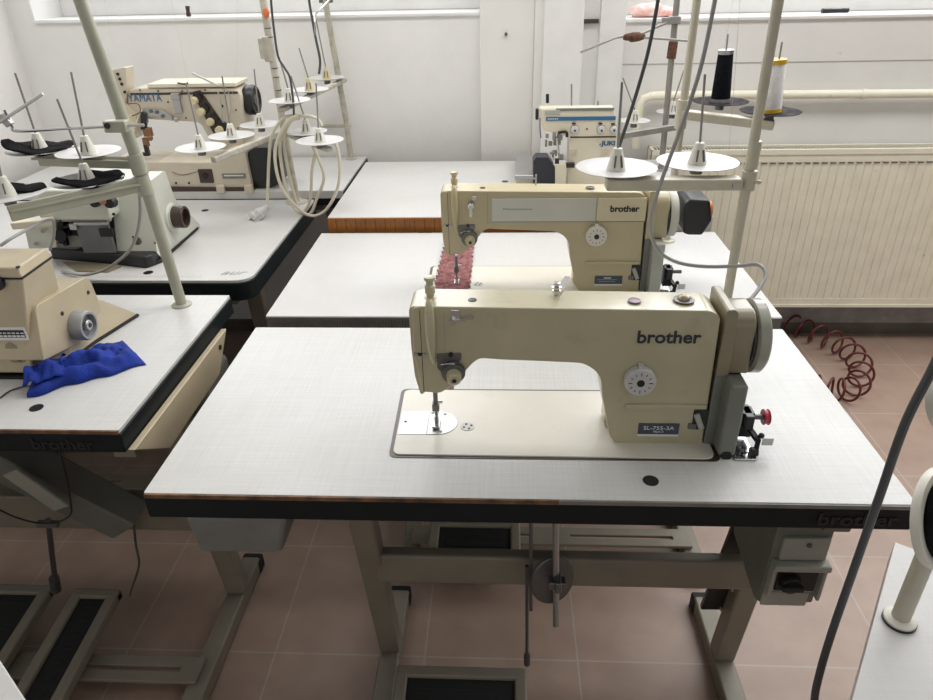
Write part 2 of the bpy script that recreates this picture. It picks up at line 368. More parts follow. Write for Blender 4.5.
# ---------------------------------------------------------------- tables
def ruler_ticks(x0, x1, y, z0, z1, step, major=5):
    m = MB(); i = 0; x = x0
    while x < x1:
        h = (z1-z0)*(.75 if i % major == 0 else .42)
        m.box(x, x+.0008, y-.0006, y+.0004, z1-h, z1); x += step; i += 1
    return m
def rp4(x0, x1, y0, y1, r): return rp([(x0, y0), (x1, y0), (x1, y1), (x0, y1)], r)
def tabletop(t, ox, oy, w, d, zt, m, th=.05, rad=(.004,)*4, cut=None):
    MB().prism(rp([(ox+.002, oy+.002), (ox+w-.002, oy+.002), (ox+w-.002, oy+d-.002), (ox+.002, oy+d-.002)], rad), 2, zt-.008, zt).build('tabletop', m, t, bev=.0008)
    MB().prism(rp([(ox, oy), (ox+w, oy), (ox+w, oy+d), (ox, oy+d)], rad), 2, zt-th, zt-.0085).build('edge_band', EDGE, t, bev=.003)
def stand(t, ox, oy, zt, lx=.30, rx=1.11, black=True, bar=True, pedal=None, fb=.49):
    for x in (ox+lx, ox+rx):
        MB().bar((x, oy-.05, .026), (x, oy+fb, .026), .05, .045).build('foot', FRAME, t, bev=.006)
        MB().obox((x, oy+fb, .022), (.056, .04, .044)).build('foot_cap', BLACKG, t, bev=.006)
        MB().bar((x, oy+.315, .05), (x, oy+(.165 if x == ox+lx else .225), .705), .05, .045, V((0, 1, 0))).build('upright', FRAME, t, bev=.006)
        MB().box(x-.022, x+.022, oy+.03, oy+min(.5, fb), zt-.085, zt-.051).build('top_rail', FRAME, t, bev=.003)
    if bar:
        MB().box(ox+lx+.01, ox+rx-.01, oy+.205, oy+.235, P(600, 588, Y=.205).z, P(600, 560, Y=.205).z).build('crossbar', FRAME, t, bev=.008)
    MB().box(ox+lx, ox+rx, oy+.02, oy+.048, .052, .062).box(ox+lx, ox+rx, oy+.060, oy+.09, .052, .062).box(ox+lx, ox+lx+.05, oy+.045, oy+.063, .052, .062).box(ox+(lx+rx)/2-.06, ox+(lx+rx)/2+.06, oy+.045, oy+.063, .052, .062).box(ox+rx-.05, ox+rx, oy+.045, oy+.063, .052, .062).build('slotted_rail', FRAME, t, bev=.002)
def pedal(t, x0, x1, y0, y1, z0, z1, name='treadle'):
    """framed treadle, back edge at (y1,z1), front at (y0,z0)"""
    dz = (z1-z0)/(y1-y0); zz = lambda y: z0+(y-y0)*dz
    w = .028; m = MB()
    for a, b in (((x0+w/2, y0), (x0+w/2, y1)), ((x1-w/2, y0), (x1-w/2, y1)), ((x0, y0+w/2), (x1, y0+w/2)), ((x0, y1-w/2), (x1, y1-w/2))):
        m.bar((a[0], a[1], zz(a[1])), (b[0], b[1], zz(b[1])), w, .03)
    o = m.build(name, FRAME, t, bev=.006)
    k = MB(); k.bar(((x0+x1)/2, y0+w*.8, zz(y0)-.004), ((x0+x1)/2, y1-w*.8, zz(y1)-.004), x1-x0-w*1.4, .016)
    for i in range(9):
        yy = y0+.05+(y1-y0-.1)*i/8; k.bar((x0+.05, yy, zz(yy)+.0055), (x1-.05, yy, zz(yy)+.0055), .005, .004)
    k.build('treadle_pad', BLACKG, o, bev=.002)
    return o

# --- front table
T1 = thing('sewing_table', 'nearest wide white table with dark front edge, in the middle', 'table', (.6, .29, 0))
tabletop(T1, 0, 0, 1.2, .581, .8, LAM)
lab(MB().box(.004, .66, -.0015, .004, .7918, .7994).build('edge_strip', WOOD, T1), 'worn brown wood strip along the front edge')
lab(MB().box(.66, 1.197, -.0012, .004, .7918, .7988).build('edge_strip', RULERG, T1), 'greyish strip at the right of the front edge')
text('brother', .033, (1.115, -.0012, .770), BLACK, T1, 'lettering', bold=.0008, sx=1.15)
stand(T1, 0, 0, .8)
pedal(T1, .335, .632, -.10, .203, .075, .115)
m = MB()
for x, dx in ((1.075, 0),):
    m.bar((x-.005, .20, .70), (x+.005, .33, .19), .012, .075, V((1, 0, 0)))
m.build('height_plate', BLACK, T1, bev=.002)
h = MB()
for k in range(5):
    q = V((1.075, .16, .70)).lerp(V((1.08, .335, .19)), .12+k*.2); h.sphere(q+V((-.007, -.03, 0)), .0055, (.4, 1, 1), 10)
h.build('bolt', STEEL, T1)
p0 = P(245, 520, Y=.09)
# grey pan under left side
MB().prism([xz(P(199, 554, Y=.08)), xz(P(282, 555, Y=.08)), xz(P(286, 517, Y=.08)), xz(P(183, 517, Y=.08))], 1, .08, .34).build('drawer', PANM, T1, bev=.012, seg=3)
# rods + knee pad
MB().cyl(P(556, 500, Y=.10), P(556, 625, Y=.10), .006).build('knee_rod', STEEL, T1)
c = P(552, 583, Y=.115); kp = MB().lathe(c+V((0, .012, 0)), (0.25, -1, .1), [(0, 0), (.042, 0), (.044, .004), (.042, .009), (0, .011)], 32)
for v in kp.bm.verts: v.co.z = c.z+(v.co.z-c.z)*1.35
kp.build('knee_pad', DSTEEL, T1, bev=.002)
MB().obox(P(557, 583, Y=.093), (.034, .02, .018)).obox(P(558, 583, Y=.088), (.012, .03, .026)).build('clamp', DSTEEL, T1, bev=.003)
MB().cyl(P(531, 500, Y=.13), P(531, 610, Y=.13), .0035).cyl(P(527, 566, Y=.126), P(527, 662, Y=.16), .0035).cyl(P(527, 655, Y=.16), P(527, 664, Y=.16), .007).build('treadle_rod', DSTEEL, T1)
# switch box
sb = MB(); yb = .05; X0, X1 = P(777, 541, Y=yb).x, P(832, 541, Y=yb).x
def zz(y): return P(800, y, Y=.045).z
sb.prism(rp([(.05, .748), (.21, .748), (.21, zz(600)), (.07, zz(609)), (.05, zz(605))], .004), 0, X0-.005, X1)
s_ = sb.build('switch_box', GREYE, T1, bev=.004)
MB().box(X0+.008, X1-.004, .043, .052, zz(560), zz(538)).build('cover_plate', GREYL, s_, bev=.003)
MB().box(X0-.001, X1+.004, .030, .052, zz(566.5), zz(561)).build('cover_rim', GREYL, s_, bev=.003)
MB().box(X0+.004, X1-.004, .044, .052, zz(592), zz(566.5)).box(X0-.001, X0+.006, .034, .052, zz(594), zz(565)).box(X1-.005, X1+.001, .034, .052, zz(596), zz(565)).build('window_frame', GREYL, s_, bev=.002)
MB().box(X0+.012, X1-.01, .040, .045, zz(589), zz(569)).build('switch_plate', BLACK, s_, bev=.001)
MB().cyl((X0+.034, .041, zz(580)), (X0+.034, .028, zz(580)), .019, .017).obox((X0+.034, .026, zz(580)), (.036, .012, .010)).build('switch_knob', BLACK, s_, bev=.002)
MB().box(X0-.002, X1-.012, .046, .052, zz(607), zz(593)).build('lower_plate', GREYL, s_, bev=.003)
MB().sphere((X0+.05, .042, zz(544)), .0045).build('screw', DSTEEL, s_)
# table hole cap, cable loop
tag(MB().cyl((.809, .049, .8), (.809, .049, .8012), .0125).build('hole_cap', BLACK), 'black round hole cap on the nearest table, right of the nameplate', 'cap')

# --- second table
T2 = thing('sewing_table', 'second white table with a grey ruler edge, behind the nearest one', 'table', (.6, .93, 0))
tabletop(T2, 0.005, .636, 1.215, .590, .8, LAM2)
lab(MB().box(.009, 1.216, .6335, .637, .764, .7992).build('edge_strip', RULERG, T2), 'grey ruler strip along the front edge')
ruler_ticks(.05, .45, .6335, .766, .794, .0065).build('ruler_marks', BLACK, T2)
stand(T2, 0.01, .636, .8)
pedal(T2, .368, .628, .56, .70, .085, .10)
# --- third table
T3 = thing('sewing_table', 'third white table with an orange ruler edge, under the far overlock machine', 'table', (.6, 1.6, 0))
tabletop(T3, 0.022, 1.254, 1.195, .706, .84, LAM2)
lab(MB().box(.024, 1.06, 1.2515, 1.256, .792, .8385).build('edge_strip', ORANGEW, T3), 'orange ruler tape along the front edge')
MB().box(1.06, 1.215, 1.2515, 1.256, .792, .8385).build('edge_strip', LAM2, T3)
ruler_ticks(.035, .40, 1.2515, .80, .8375, .0062).build('ruler_marks', BLACK, T3)
tk = MB()
for k in range(12): tk.box(.05+k*.031, .0515+k*.031, 1.2509, 1.2519, .800 if k % 2 else .793, .8375)
tk.build('ruler_marks', BLACK, T3)
stand(T3, 0.02, 1.30, .84)
# --- left front table
T4 = thing('sewing_table', 'front left white table holding the beige overlock and blue cloth', 'table', (-.72, .46, 0))
tabletop(T4, -1.31, .168, 1.19, .592, .8, LAM)
T4.location = (-.72, .46, 0)
lab(MB().box(-1.30, -.123, .1665, .171, .7925, .7994).build('edge_strip', WOOD, T4), 'thin brown wood line along the front edge')
text('brother', .034, (-.235, .1668, .768), BLACK, T4, 'lettering', bold=.0008, sx=1.1)
stand(T4, -1.31, .168, .8, lx=.2, rx=1.165, bar=False, fb=.43)
MB().bar((-1.1, .40, .40), (-.15, .40, .40), .035, .10).build('crossbar', FRAME, T4, bev=.006)
MB().prism([(.17, .755), (.66, .755), (.57, .677), (.285, .673)], 0, -.118, -.104).build('side_panel', BEIGE, T4, bev=.002)
MB().cyl((-.105, .60, .735), (-.101, .60, .735), .006).build('screw', BLACK, T4)
pedal(T4, -.535, -.412, .0, .402, .075, .115)
pedal(T4, -.92, -.597, .0, .41, .075, .115)
# belt guard trough hanging below
a, b = P(30, 455, Y=.30), P(130, 520, Y=.36)
MB().bar(a+V((-.10, 0, .03)), b, .10, .07, V((0, 1, .3))).build('belt_guard', GREYE, T4, bev=.006)
a, b = P(10, 472, Y=.24), P(62, 508, Y=.26)
MB().bar(a, b, .05, .006, V((0, 1, .4))).build('slotted_lever', GREYL, T4, bev=.002)
wr = MB().tube([P(x, y, Y=.235) for x, y in ((60, 452), (67, 480), (71, 505), (70, 515), (58, 522), (38, 523), (15, 517), (-6, 507))], .002, 6, 6)
wr.build('wire_loop', BLACK, T4)
MB().cyl(P(48, 520, Y=.25), P(56, 588, Y=.33), .006).obox(P(48, 524, Y=.25), (.045, .012, .012)).cyl(P(54, 578, Y=.325), P(56, 590, Y=.33), .012).build('treadle_rod', DSTEEL, T4)
MB().tube([P(x, y, Y=.36) for x, y in ((134, 525), (136, 545), (139, 560), (138, 570), (132, 588), (130, 596))], .003, 6, 5).build('pedal_chain', DSTEEL, T4)
tag(MB().cyl(P(36.5, 408, Z=.8), P(36.5, 408, Z=.8)+V((0, 0, .0012)), .0125).build('hole_cap', BLACK), 'black round hole cap near the blue cloth', 'cap')

# --- left middle table
T5 = thing('sewing_table', 'left middle white table with rounded corner, under the open green-white overlock', 'table', (-.7, 1.1, 0))
tabletop(T5, -1.30, .85, 1.20, .738, .8, LAM2, th=.06, rad=(.004, .05, .01, .004))
r_ = MB(); x = -.75
while x < -.245: r_.box(x, x+.0012, .872, .872+(.012 if int(round(x*1000)) % 5 else .02), .8002, .8004); x += .008
r_.build('ruler_marks', GREYP, T5)
text('aur', .045, (-.165, .905, .8004), GREYP, T5, 'lettering', rot=(0, 0, 0), shear=.4, sx=1.1, ext=.0002)
stand(T5, -1.30, .85, .8, lx=.25, rx=1.12, bar=False)
tag(MB().lathe(P(205, 210.5, Z=.8), (0, 0, 1), [(0, 0), (.012, 0), (.012, .001), (0, .001)], 20).build('hole_cap', BLACK), 'black hole cap right of the green-white overlock', 'cap')
p = P(149, 272, Z=.8)
tag(MB().lathe((p.x, p.y-.005, .8), (0, 0, 1), [(0, 0), (.013, 0), (.013, .001), (0, .001)], 20).build('hole_cap', BLACK), 'black hole cap on the printed ruler in front of the green-white overlock', 'cap')
# --- left back table
T6 = thing('sewing_table', 'left back white table against the wall, under the coverstitch machine', 'table', (-.68, 1.8, 0))
tabletop(T6, -1.30, 1.592, 1.305, .505, .83, LAM2, th=.055)
MB().box(-1.298, .003, 1.590, 1.594, .802, .829).build('edge_strip', LAM2, T6)
stand(T6, -1.30, 1.60, .83, lx=.3, rx=1.2, bar=False, fb=.45)
# dim stuff under left tables
mo = thing('clutch_motor', 'dark motor box hanging under the front left table, by the slatted panel', 'motor', (-.25, .62, .5))
MB().box(-.32, -.14, .55, .72, .52, .66).build('motor_body', GREYE, mo, bev=.02, seg=3)
MB().cyl((-.23, .55, .59), (-.23, .50, .59), .05).build('pulley', DSTEEL, mo, bev=.003)
MB().box(-.30, -.16, .58, .70, .66, .75).build('mount', DSTEEL, mo, bev=.003)

# ---------------------------------------------------------------- lockstitch machine (built at the first table, moved back for the second)
def PXY(pts, Y): return [xz(P(x, y, Y=Y)) for x, y in pts]
def lockstitch(label, dy, kind):
    fy = .145
    t = thing('sewing_machine', label, 'sewing machine', (.66, .21, .8))
    M = MACH if kind == 1 else MACH2
    # bed
    lab(MB().prism(rp([(.381, .1), (.934, .1), (.934, .316), (.376, .316)], .014), 2, .8, .8012).build('bed_gasket', BROWND, t), 'dark seam around the bed')
    bed = MB().prism(rp([(.387, .106), (.926, .104), (.926, .310), (.383, .310)], [.014, .02, .014, .014]), 2, .8, .8035).build('bed', BED, t, bev=.0012)
    MB().box(.388, .439, .162, .233, .8035, .8043).build('slide_plate', STEEL, t, bev=.0003)
    c = (.4605, .204)
    MB().prism([(.440, .162), (.458, .162)]+[(.458+.0345*math.sin(a), .1975-.0355*math.cos(a)) for a in [PI*k/14 for k in range(1, 14)]]+[(.458, .233), (.440, .233)], 2, .8035, .8048).build('needle_plate', STEEL, t, bev=.0004)
    MB().cyl((.398, .200, .8042), (.398, .200, .8047), .003).build('hole', BLACK, t)
    for x, y in ((.464, .170), (.468, .224), (.445, .228)): MB().cyl((x, y, .8047), (x, y, .8054), .0028).build('screw', DSTEEL, t)
    w = MB().cyl((.511, .187, .8035), (.511, .187, .8045), .0125).build('oil_window', WHITE, t)
    m = MB()
    for k in range(4):
        a = k*PI/2+.4; m.cyl((.511+.007*math.cos(a), .187+.007*math.sin(a), .8044), (.511+.007*math.cos(a), .187+.007*math.sin(a), .805), .0024, n=10)
    m.build('hole', BLACK, w)
    if kind == 1:
        MB().box(.462, .478, .312, .336, .8002, .8016).build('hinge_tab', WOOD, t)
        MB().box(.440, .462, .316, .330, .8002, .8014).build('hinge_plate', STEEL, t)
    # arm and pillar: one casting
    o = PXY([(413, 350), (411.6, 309), (419, 306.5), (712, 311), (721, 317), (701.4, 448.6), (622.8, 447.5), (610, 439), (606, 417), (601.5, 394), (601.5, 381), (596, 371), (583, 363.5), (540, 361.5), (500, 360), (480, 358.5), (473, 363), (466, 371), (451, 387), (440, 393.5), (421.5, 392)], fy)
    o_ = [(.432, .973), (.430, 1.055), (.446, 1.058), (.905, 1.058), (.914, 1.04), (.912, .8035), (.762, .8035), (.752, .84), (.744, .90), (.742, .942), (.735, .962), (.712, .969), (.60, .972), (.560, .974), (.543, .968), (.520, .935), (.497, .905), (.478, .886), (.452, .8705), (.437, .882), (.432, .93)]
    r = [.003, .010, .004, .012, .01, .003, .015, .02, .02, .02, .02, .02, .01, .01, .01, .015, .01, .01, .01, .006, .004]
    back = .215 if kind == 1 else .215
    arm = MB().prism(rp(o, r, 4), 1, fy, back).build('arm', M, t, bev=.007, seg=4)
    MB().prism(rp([(.752, .8035), (.912, .8035), (.912, 1.04), (.752, 1.04)], .01), 1, .19, .235).build('pillar_back', M, t, bev=.008, seg=3)
    # face plate
    fp = MB().prism(rp([(.4245, .985), (.4245, 1.057), (.4415, 1.0605), (.4415, .897), (.4350, .895), (.4275, .93)], [.003, .01, .003, .003, .01, .01]), 1, fy+.004, back-.002).build('face_plate', M, t, bev=.004, seg=3)
    MB().box(.4415, .4425, fy-.0003, fy+.01, .902, 1.055).build('seam', BLACK, fp)
    MB().box(.430, .4475, fy-.0015, fy+.003, .973, .978).build('latch', BLACK, fp)
    for x in (.433, .4455): MB().cyl((x, fy+.002, .9755), (x, fy-.003, .9755), .003).build('screw', STEEL, fp)
    # take-up lever guard
    g = MB().tube([(.4585, fy-.002, 1.073), (.4585, fy-.010, 1.058), (.459, fy-.013, 1.022), (.4595, fy-.011, .987), (.461, fy-.003, .962)], lambda t_: .0042+.004*math.sin(PI*min(1, t_*1.1)), 12, 6)
    g.build('take_up_guard', M, t)
    # presser regulator
    MB().lathe((.4565, .180, 1.055), (0, 0, 1), [(0, 0), (.0105, 0), (.0105, .006), (.0065, .008), (.0065, .012), (.0085, .014), (.0085, .026), (.0062, .028), (.0062, .034), (.009, .036), (.009, .041), (.0055, .042), (0, .042)], 24).build('pressure_knob', M, t)
    # thread guide on the front
    if kind == 1:
        MB().box(.492, .505, fy-.004, fy+.002, 1.036, 1.056).build('thread_guide', CHROME, t, bev=.001)
        MB().bar((.494, fy-.006, 1.038), (.526, fy-.012, 1.048), .006, .004).cyl((.494, fy, 1.038), (.494, fy-.01, 1.038), .005).build('guide_finger', CHROME, t)
        MB().box(.4795, .4802, fy-.0003, fy+.003, .975, 1.05).build('seam', GREYP, t)
    else:
        MB().cyl((.497, fy+.002, 1.030), (.497, fy-.014, 1.026), .008).box(.493, .501, fy-.016, fy-.012, 1.0, 1.028).cyl((.505, fy, 1.045), (.505, fy-.01, 1.045), .006).build('thread_guide', CHROME, t, bev=.001)
    # tension unit
    ten = MB().prism(rp([(.466, .977), (.506, .979), (.506, .967), (.478, .936), (.466, .950)], .003), 1, fy-.002, fy+.002).build('tension_plate', DSTEEL, t, bev=.001)
    ax = V((.12, -1, -.12)).normalized(); c = V((.492, fy-.001, .945))
    MB().lathe(c, ax, [(0, 0), (.019, 0), (.020, .003), (.013, .005), (.019, .007), (.019, .009), (.012, .010), (0, .010)], 28).build('tension_disc', DSTEEL, ten)
    MB().lathe(c+ax*.010, ax, [(0, 0), (.012, 0), (.0125, .002), (.0115, .014), (.008, .0165), (0, .0165)], 28).build('tension_knob', M, ten)
    MB().cyl(c+ax*.0262, c+ax*.028, .0035).build('screw', BLACK, ten)
    MB().tube([c+V((-.02, -.004, .014)), c+V((-.012, -.012, .02)), c+V((.004, -.014, .022))], .0013, 6, 4).build('check_spring', CHROME, ten)
    MB().cyl((.489, fy+.002, .976), (.489, fy-.003, .976), .004).build('screw', BLACK, ten)
    # needle bar, presser foot
    nb = MB().cyl((.4555, .190, .88), (.4555, .190, .838), .0042).cyl((.4555, .190, .838), (.4555, .190, .806), .0013).obox((.4555, .190, .845), (.012, .012, .014)).build('needle_bar', DSTEEL, t)
    MB().cyl((.455, .200, .88), (.455, .200, .815), .0035).obox((.455, .197, .838), (.010, .010, .018)).obox((.455, .190, .809), (.013, .030, .004)).obox((.455, .196, .815), (.008, .010, .012)).cyl((.455, .197, .85), (.467, .197, .850), .003).build('presser_foot', CHROME, t, bev=.0006)
    # top caps
    MB().cyl((.486, .165, 1.057), (.486, .165, 1.0595), .0055).build('screw', GREYL, t)
    MB().lathe((.524, .172, 1.0575), (0, 0, 1), [(0, 0), (.0075, 0), (.0068, .003), (0, .0038)], 20).build('oil_plug', BLACK, t)
    MB().cyl((.571, .164, 1.057), (.571, .164, 1.0585), .0022).build('screw', BLACK, t)
    MB().lathe((.779, .174, 1.0575), (0, 0, 1), [(0, 0), (.0105, 0), (.0105, .0014), (.008, .0016), (.008, .001), (0, .001)], 24).build('sight_ring', mat('mauve_ring', (.32, .24, .30), .35) if kind == 1 else DSTEEL, t)
    if kind == 1:
        MB().lathe((.857, .180, 1.0565), (0, 0, 1), [(0, 0), (.0165, 0), (.0165, .0016), (.012, .0018), (.012, .001), (0, .001)], 28).build('dome_rim', DSTEEL, t)
        MB().sphere((.857, .180, 1.0585), .010, (1, 1, .75)).build('sight_dome', mat('amber_dome', (.42, .36, .26), .12, .3), t)
    # bobbin thread tension post
    if kind == 1:
     bt = MB().cyl((.658, .194, 1.055), (.658, .194, 1.066), .0035).lathe((.658, .194, 1.064), (0, 0, 1), [(0, 0), (.007, 0), (.007, .003), (.004, .005), (.008, .007), (.008, .009), (.004, .010), (.0055, .012), (.0055, .016), (0, .017)], 20)
     bt.bar((.660, .197, 1.062), (.680, .250, 1.066), .009, .002)
     bt.build('bobbin_tension', CHROME, t)
    if kind == 2: MB().cyl((.652, .20, 1.055), (.652, .20, 1.083), .0022).build('spool_pin', STEEL, t)
    # dial
    dc = V((.794 if kind == 1 else .797, fy-.001, .932 if kind == 1 else .951)); a_ = V((0, -1, 0))
    d_ = MB().lathe(dc, a_, [(0, 0), (.0255, 0), (.0255, .011), (.0235, .0135), (.022, .0135), (0, .014)], 40).obox(dc+V((-.001, -.006, .027)), (.008, .012, .006))
    dl = d_.build('stitch_dial', CREAMP if kind == 2 else WHITE, t)
    MB().cyl(dc+a_*.0138, dc+a_*.0150, .0062).build('dial_screw', BLACK, dl)
    m = MB()
    for k in range(12):
        an = k*2*PI/12; m.obox(dc+a_*.0142+V((.0165*math.sin(an), 0, .0165*math.cos(an))), (.0012, .0006, .0038 if k % 3 else .006), rot=Matrix.Rotation(an, 3, 'Y').to_euler())
    m.build('dial_marks', PRINT, dl)
    # end housing, handwheel, belt guard
    MB().prism(rp([(.914, .941), (.914, 1.0565), (.926, 1.058), (.932, 1.052), (.934, .941)], [.002, .004, .008, .008, .004]), 1, fy-.004, .235).build('end_cover', OLIVE if kind == 1 else M, t, bev=.007, seg=4)
    MB().prism(rp([(.147, .941), (.243, .941), (.243, 1.02), (.22, 1.045), (.165, 1.045), (.147, 1.03)], [.004, .004, .03, .03, .03, .03]), 0, .93, .966).build('wheel_hub', OLIVE if kind == 1 else M, t, bev=.003)
    if kind == 1:
        hw = MB().lathe((.970, .195, .986), (1, 0, 0), [(0, 0), (.056, 0), (.061, .003), (.061, .017), (.057, .021), (.046, .022), (.04, .018), (.02, .016), (0, .016)], 64).build('handwheel', WHEELM, t)
        MB().cyl((.965, .195, .986), (.971, .195, .986), .0535, n=48).build('wheel_gap', BLACK, t)
    else:
        MB().cyl((.965, .195, .986), (.970, .195, .986), .0525, n=48).build('wheel_gap', BLACK, t)
        MB().lathe((.970, .195, .986), (1, 0, 0), [(0, 0), (.052, 0), (.054, .003), (.054, .018), (.05, .020), (0, .020)], 48).build('handwheel', PANEL, t)
        MB().prism(rp(PXY([(683, 233), (685, 204), (690, 199), (710, 200), (712, 220), (702, 235), (688, 235)], fy+.633), .006), 1, fy-.004, .245).build('motor_cover', BLACK, t, bev=.008, seg=3)
        MB().cyl((1.052, .19, .995), (1.073, .19, .995), .026, .024).build('motor_knob', ORANGE, t, bev=.002)
    MB().prism(rp([(.915, .8035), (.915, .940), (.957, .940), (.957, .80), (.922, .80)], .003), 1, fy+.0, .26).build('belt_guard', GREYE, t, bev=.003)
    MB().box(.930, .958, fy-.035, fy+.01, .803, .940).build('guard_front', GREYE if kind == 1 else GREYL, t, bev=.005, seg=3)
    MB().cyl((.943, fy-.030, .8045), (.943, fy-.037, .8065), .0085).build('rubber_foot', BLACKG, t)
    # reverse lever ridge and recess
    rr = MB().prism(rp([(.776, .875), (.776, .8835), (.909, .8835), (.909, .875)], .003), 1, fy-.004, fy+.004).build('reverse_ridge', M, t, bev=.0015)
    MB().box(.890, .9135, fy-.0008, fy+.004, .833, .874).build('lever_recess', BLACK, t)
    MB().bar((.894, fy-.003, .866), (.906, fy-.006, .838), .010, .006, V((0, 1, 0))).build('reverse_lever', GREYL, t, bev=.002)
    MB().box(.884, .897, fy-.003, fy+.002, .835, .845).build('lever_stop', DSTEEL, t)
    # name plate
    np_ = MB().box(.802, .870, fy-.0016, fy+.001, .8215, .8445).build('name_plate', PLATE, t, bev=.0005)
    MB().box(.802, .870, fy-.0020, fy-.0012, .8190, .8230).build('plate_border', PRINTW, np_)
    if kind == 1:
        text('SL-755-3A', .0105, (.836, fy-.0018, .8355), PRINTW, np_, ext=.0003, sx=1.15)
        text('Mark II', .0060, (.836, fy-.0018, .8282), PRINTW, np_, ext=.0003)
        text('brother', .0305, (.832, fy-.0006, 1.0075), PRINT, t, bold=.0006, sx=1.03)
    else:
        MB().box(.824, .842, fy-.0019, fy-.0012, .838, .8405).build('plate_heading', PRINTW, np_)
        MB().box(.808, .857, fy-.0019, fy-.0012, .834, .8355).box(.812, .853, fy-.0019, fy-.0012, .829, .8305).build('plate_lines', GREYP, np_)
        MB().box(.546, .793, fy-.0035, fy+.004, .9855, 1.042).build('front_panel', PANEL, t, bev=.002)
        MB().box(.7945, .910, fy-.0035, fy+.004, .9855, 1.042).build('front_panel', YPANEL, t, bev=.002)
        MB().box(.536, .5375, fy-.0004, fy+.004, .979, 1.054).box(.54, .912, fy-.0006, fy+.004, .983, .9845).build('seam', GREYP, t)
        text('brother', .0205, (.859, fy-.0037, 1.0155), BLACK, t, bold=.0007, sx=1.05)
        m = MB()
        for k in range(14): m.box(.573+k*.005, .573+k*.005+(.0034 if k < 3 else .0040), fy-.0040, fy-.0030, 1.0150, 1.0150+(.004 if k < 3 else .0026))
        m.build('stripe_print', GREYP, t)
    # bobbin winder
    bw = MB().prism(rp([(.955, .103), (.992, .103), (.992, .205), (.955, .205)], .004), 2, .8, .8035).build('winder_base', CHROME, t, bev=.0008)
    MB().box(.972, .994, .150, .175, .8135, .862).box(.976, .991, .14, .18, .835, .862).build('winder_block', BLACK, bw, bev=.002)
    MB().cyl((.990, .16, .849), (1.016, .16, .849), .0045).build('winder_spindle', DSTEEL, bw)
    MB().bar((.984, .152, .838), (.998, .128, .822), .010, .006).bar((.998, .128, .827), (.990, .112, .805), .008, .008).cyl((.984, .118, .808), (.996, .118, .808), .008).sphere((1.002, .13, .832), .005).build('winder_arm', BLACK, bw, bev=.001)
    MB().box(1.002, 1.020, .122, .1235, .818, .832).build('stop_tab', STEEL, bw, bev=.0005)
    MB().tube([(.966, .115, .805), (.970, .118, .812), (.974, .115, .807), (.977, .112, .811)], .0016, 6, 4).sphere((.967, .122, .811), .004).build('lever_spring', DSTEEL, bw)
    t.location.y += dy
    return t
lockstitch('nearest cream sewing machine with dirty smooth arm and grey handwheel', 0, 1)
lockstitch('second cream sewing machine with black motor cover and orange knob', .633, 2)
bb = MB().lathe((1.011, .16, .849), (1, 0, 0), [(0, 0), (.0135, 0), (.0135, .0012), (.0115, .0014), (.0115, .0075), (.0135, .008), (.0135, .0092), (0, .0092)], 28)
tag(bb.build('bobbin', PINK), 'pink bobbin on the winder of the nearest machine', 'bobbin')

# lace strip under second machine's foot
m = MB(); nx, ny = 36, 60; grid = []
c0, c1, c2, c3 = P(431, 300, Z=.806), P(468, 300, Z=.806), P(474, 240, Z=.806), P(446, 240, Z=.806)
for j in range(ny+1):
    row = []
    for i in range(nx+1):
        u, v = i/nx, j/ny; p = c0.lerp(c1, u).lerp(c3.lerp(c2, u), v)
        edge = .004*math.sin(j*1.3) if i in (0, nx) else 0
        z = .8052+.0040*abs(math.sin(v*40+2*noise.noise(V((u*3, v*3, 0)))*3))+.003*noise.noise(V((u*9, v*16, 1)))
        row.append(m.bm.verts.new((p.x+edge*(1 if i else -1), p.y, max(z, .8050))))
    grid.append(row)
for j in range(ny):
    for i in range(nx): m.bm.faces.new((grid[j][i], grid[j][i+1], grid[j+1][i+1], grid[j+1][i]))
o = m.build('lace_strip', ROSE); md = o.modifiers.new('thickness', 'SOLIDIFY'); md.thickness = .0012; md.offset = 1
tag(o, 'dusty rose gathered lace strip under the needle of the second machine', 'fabric')

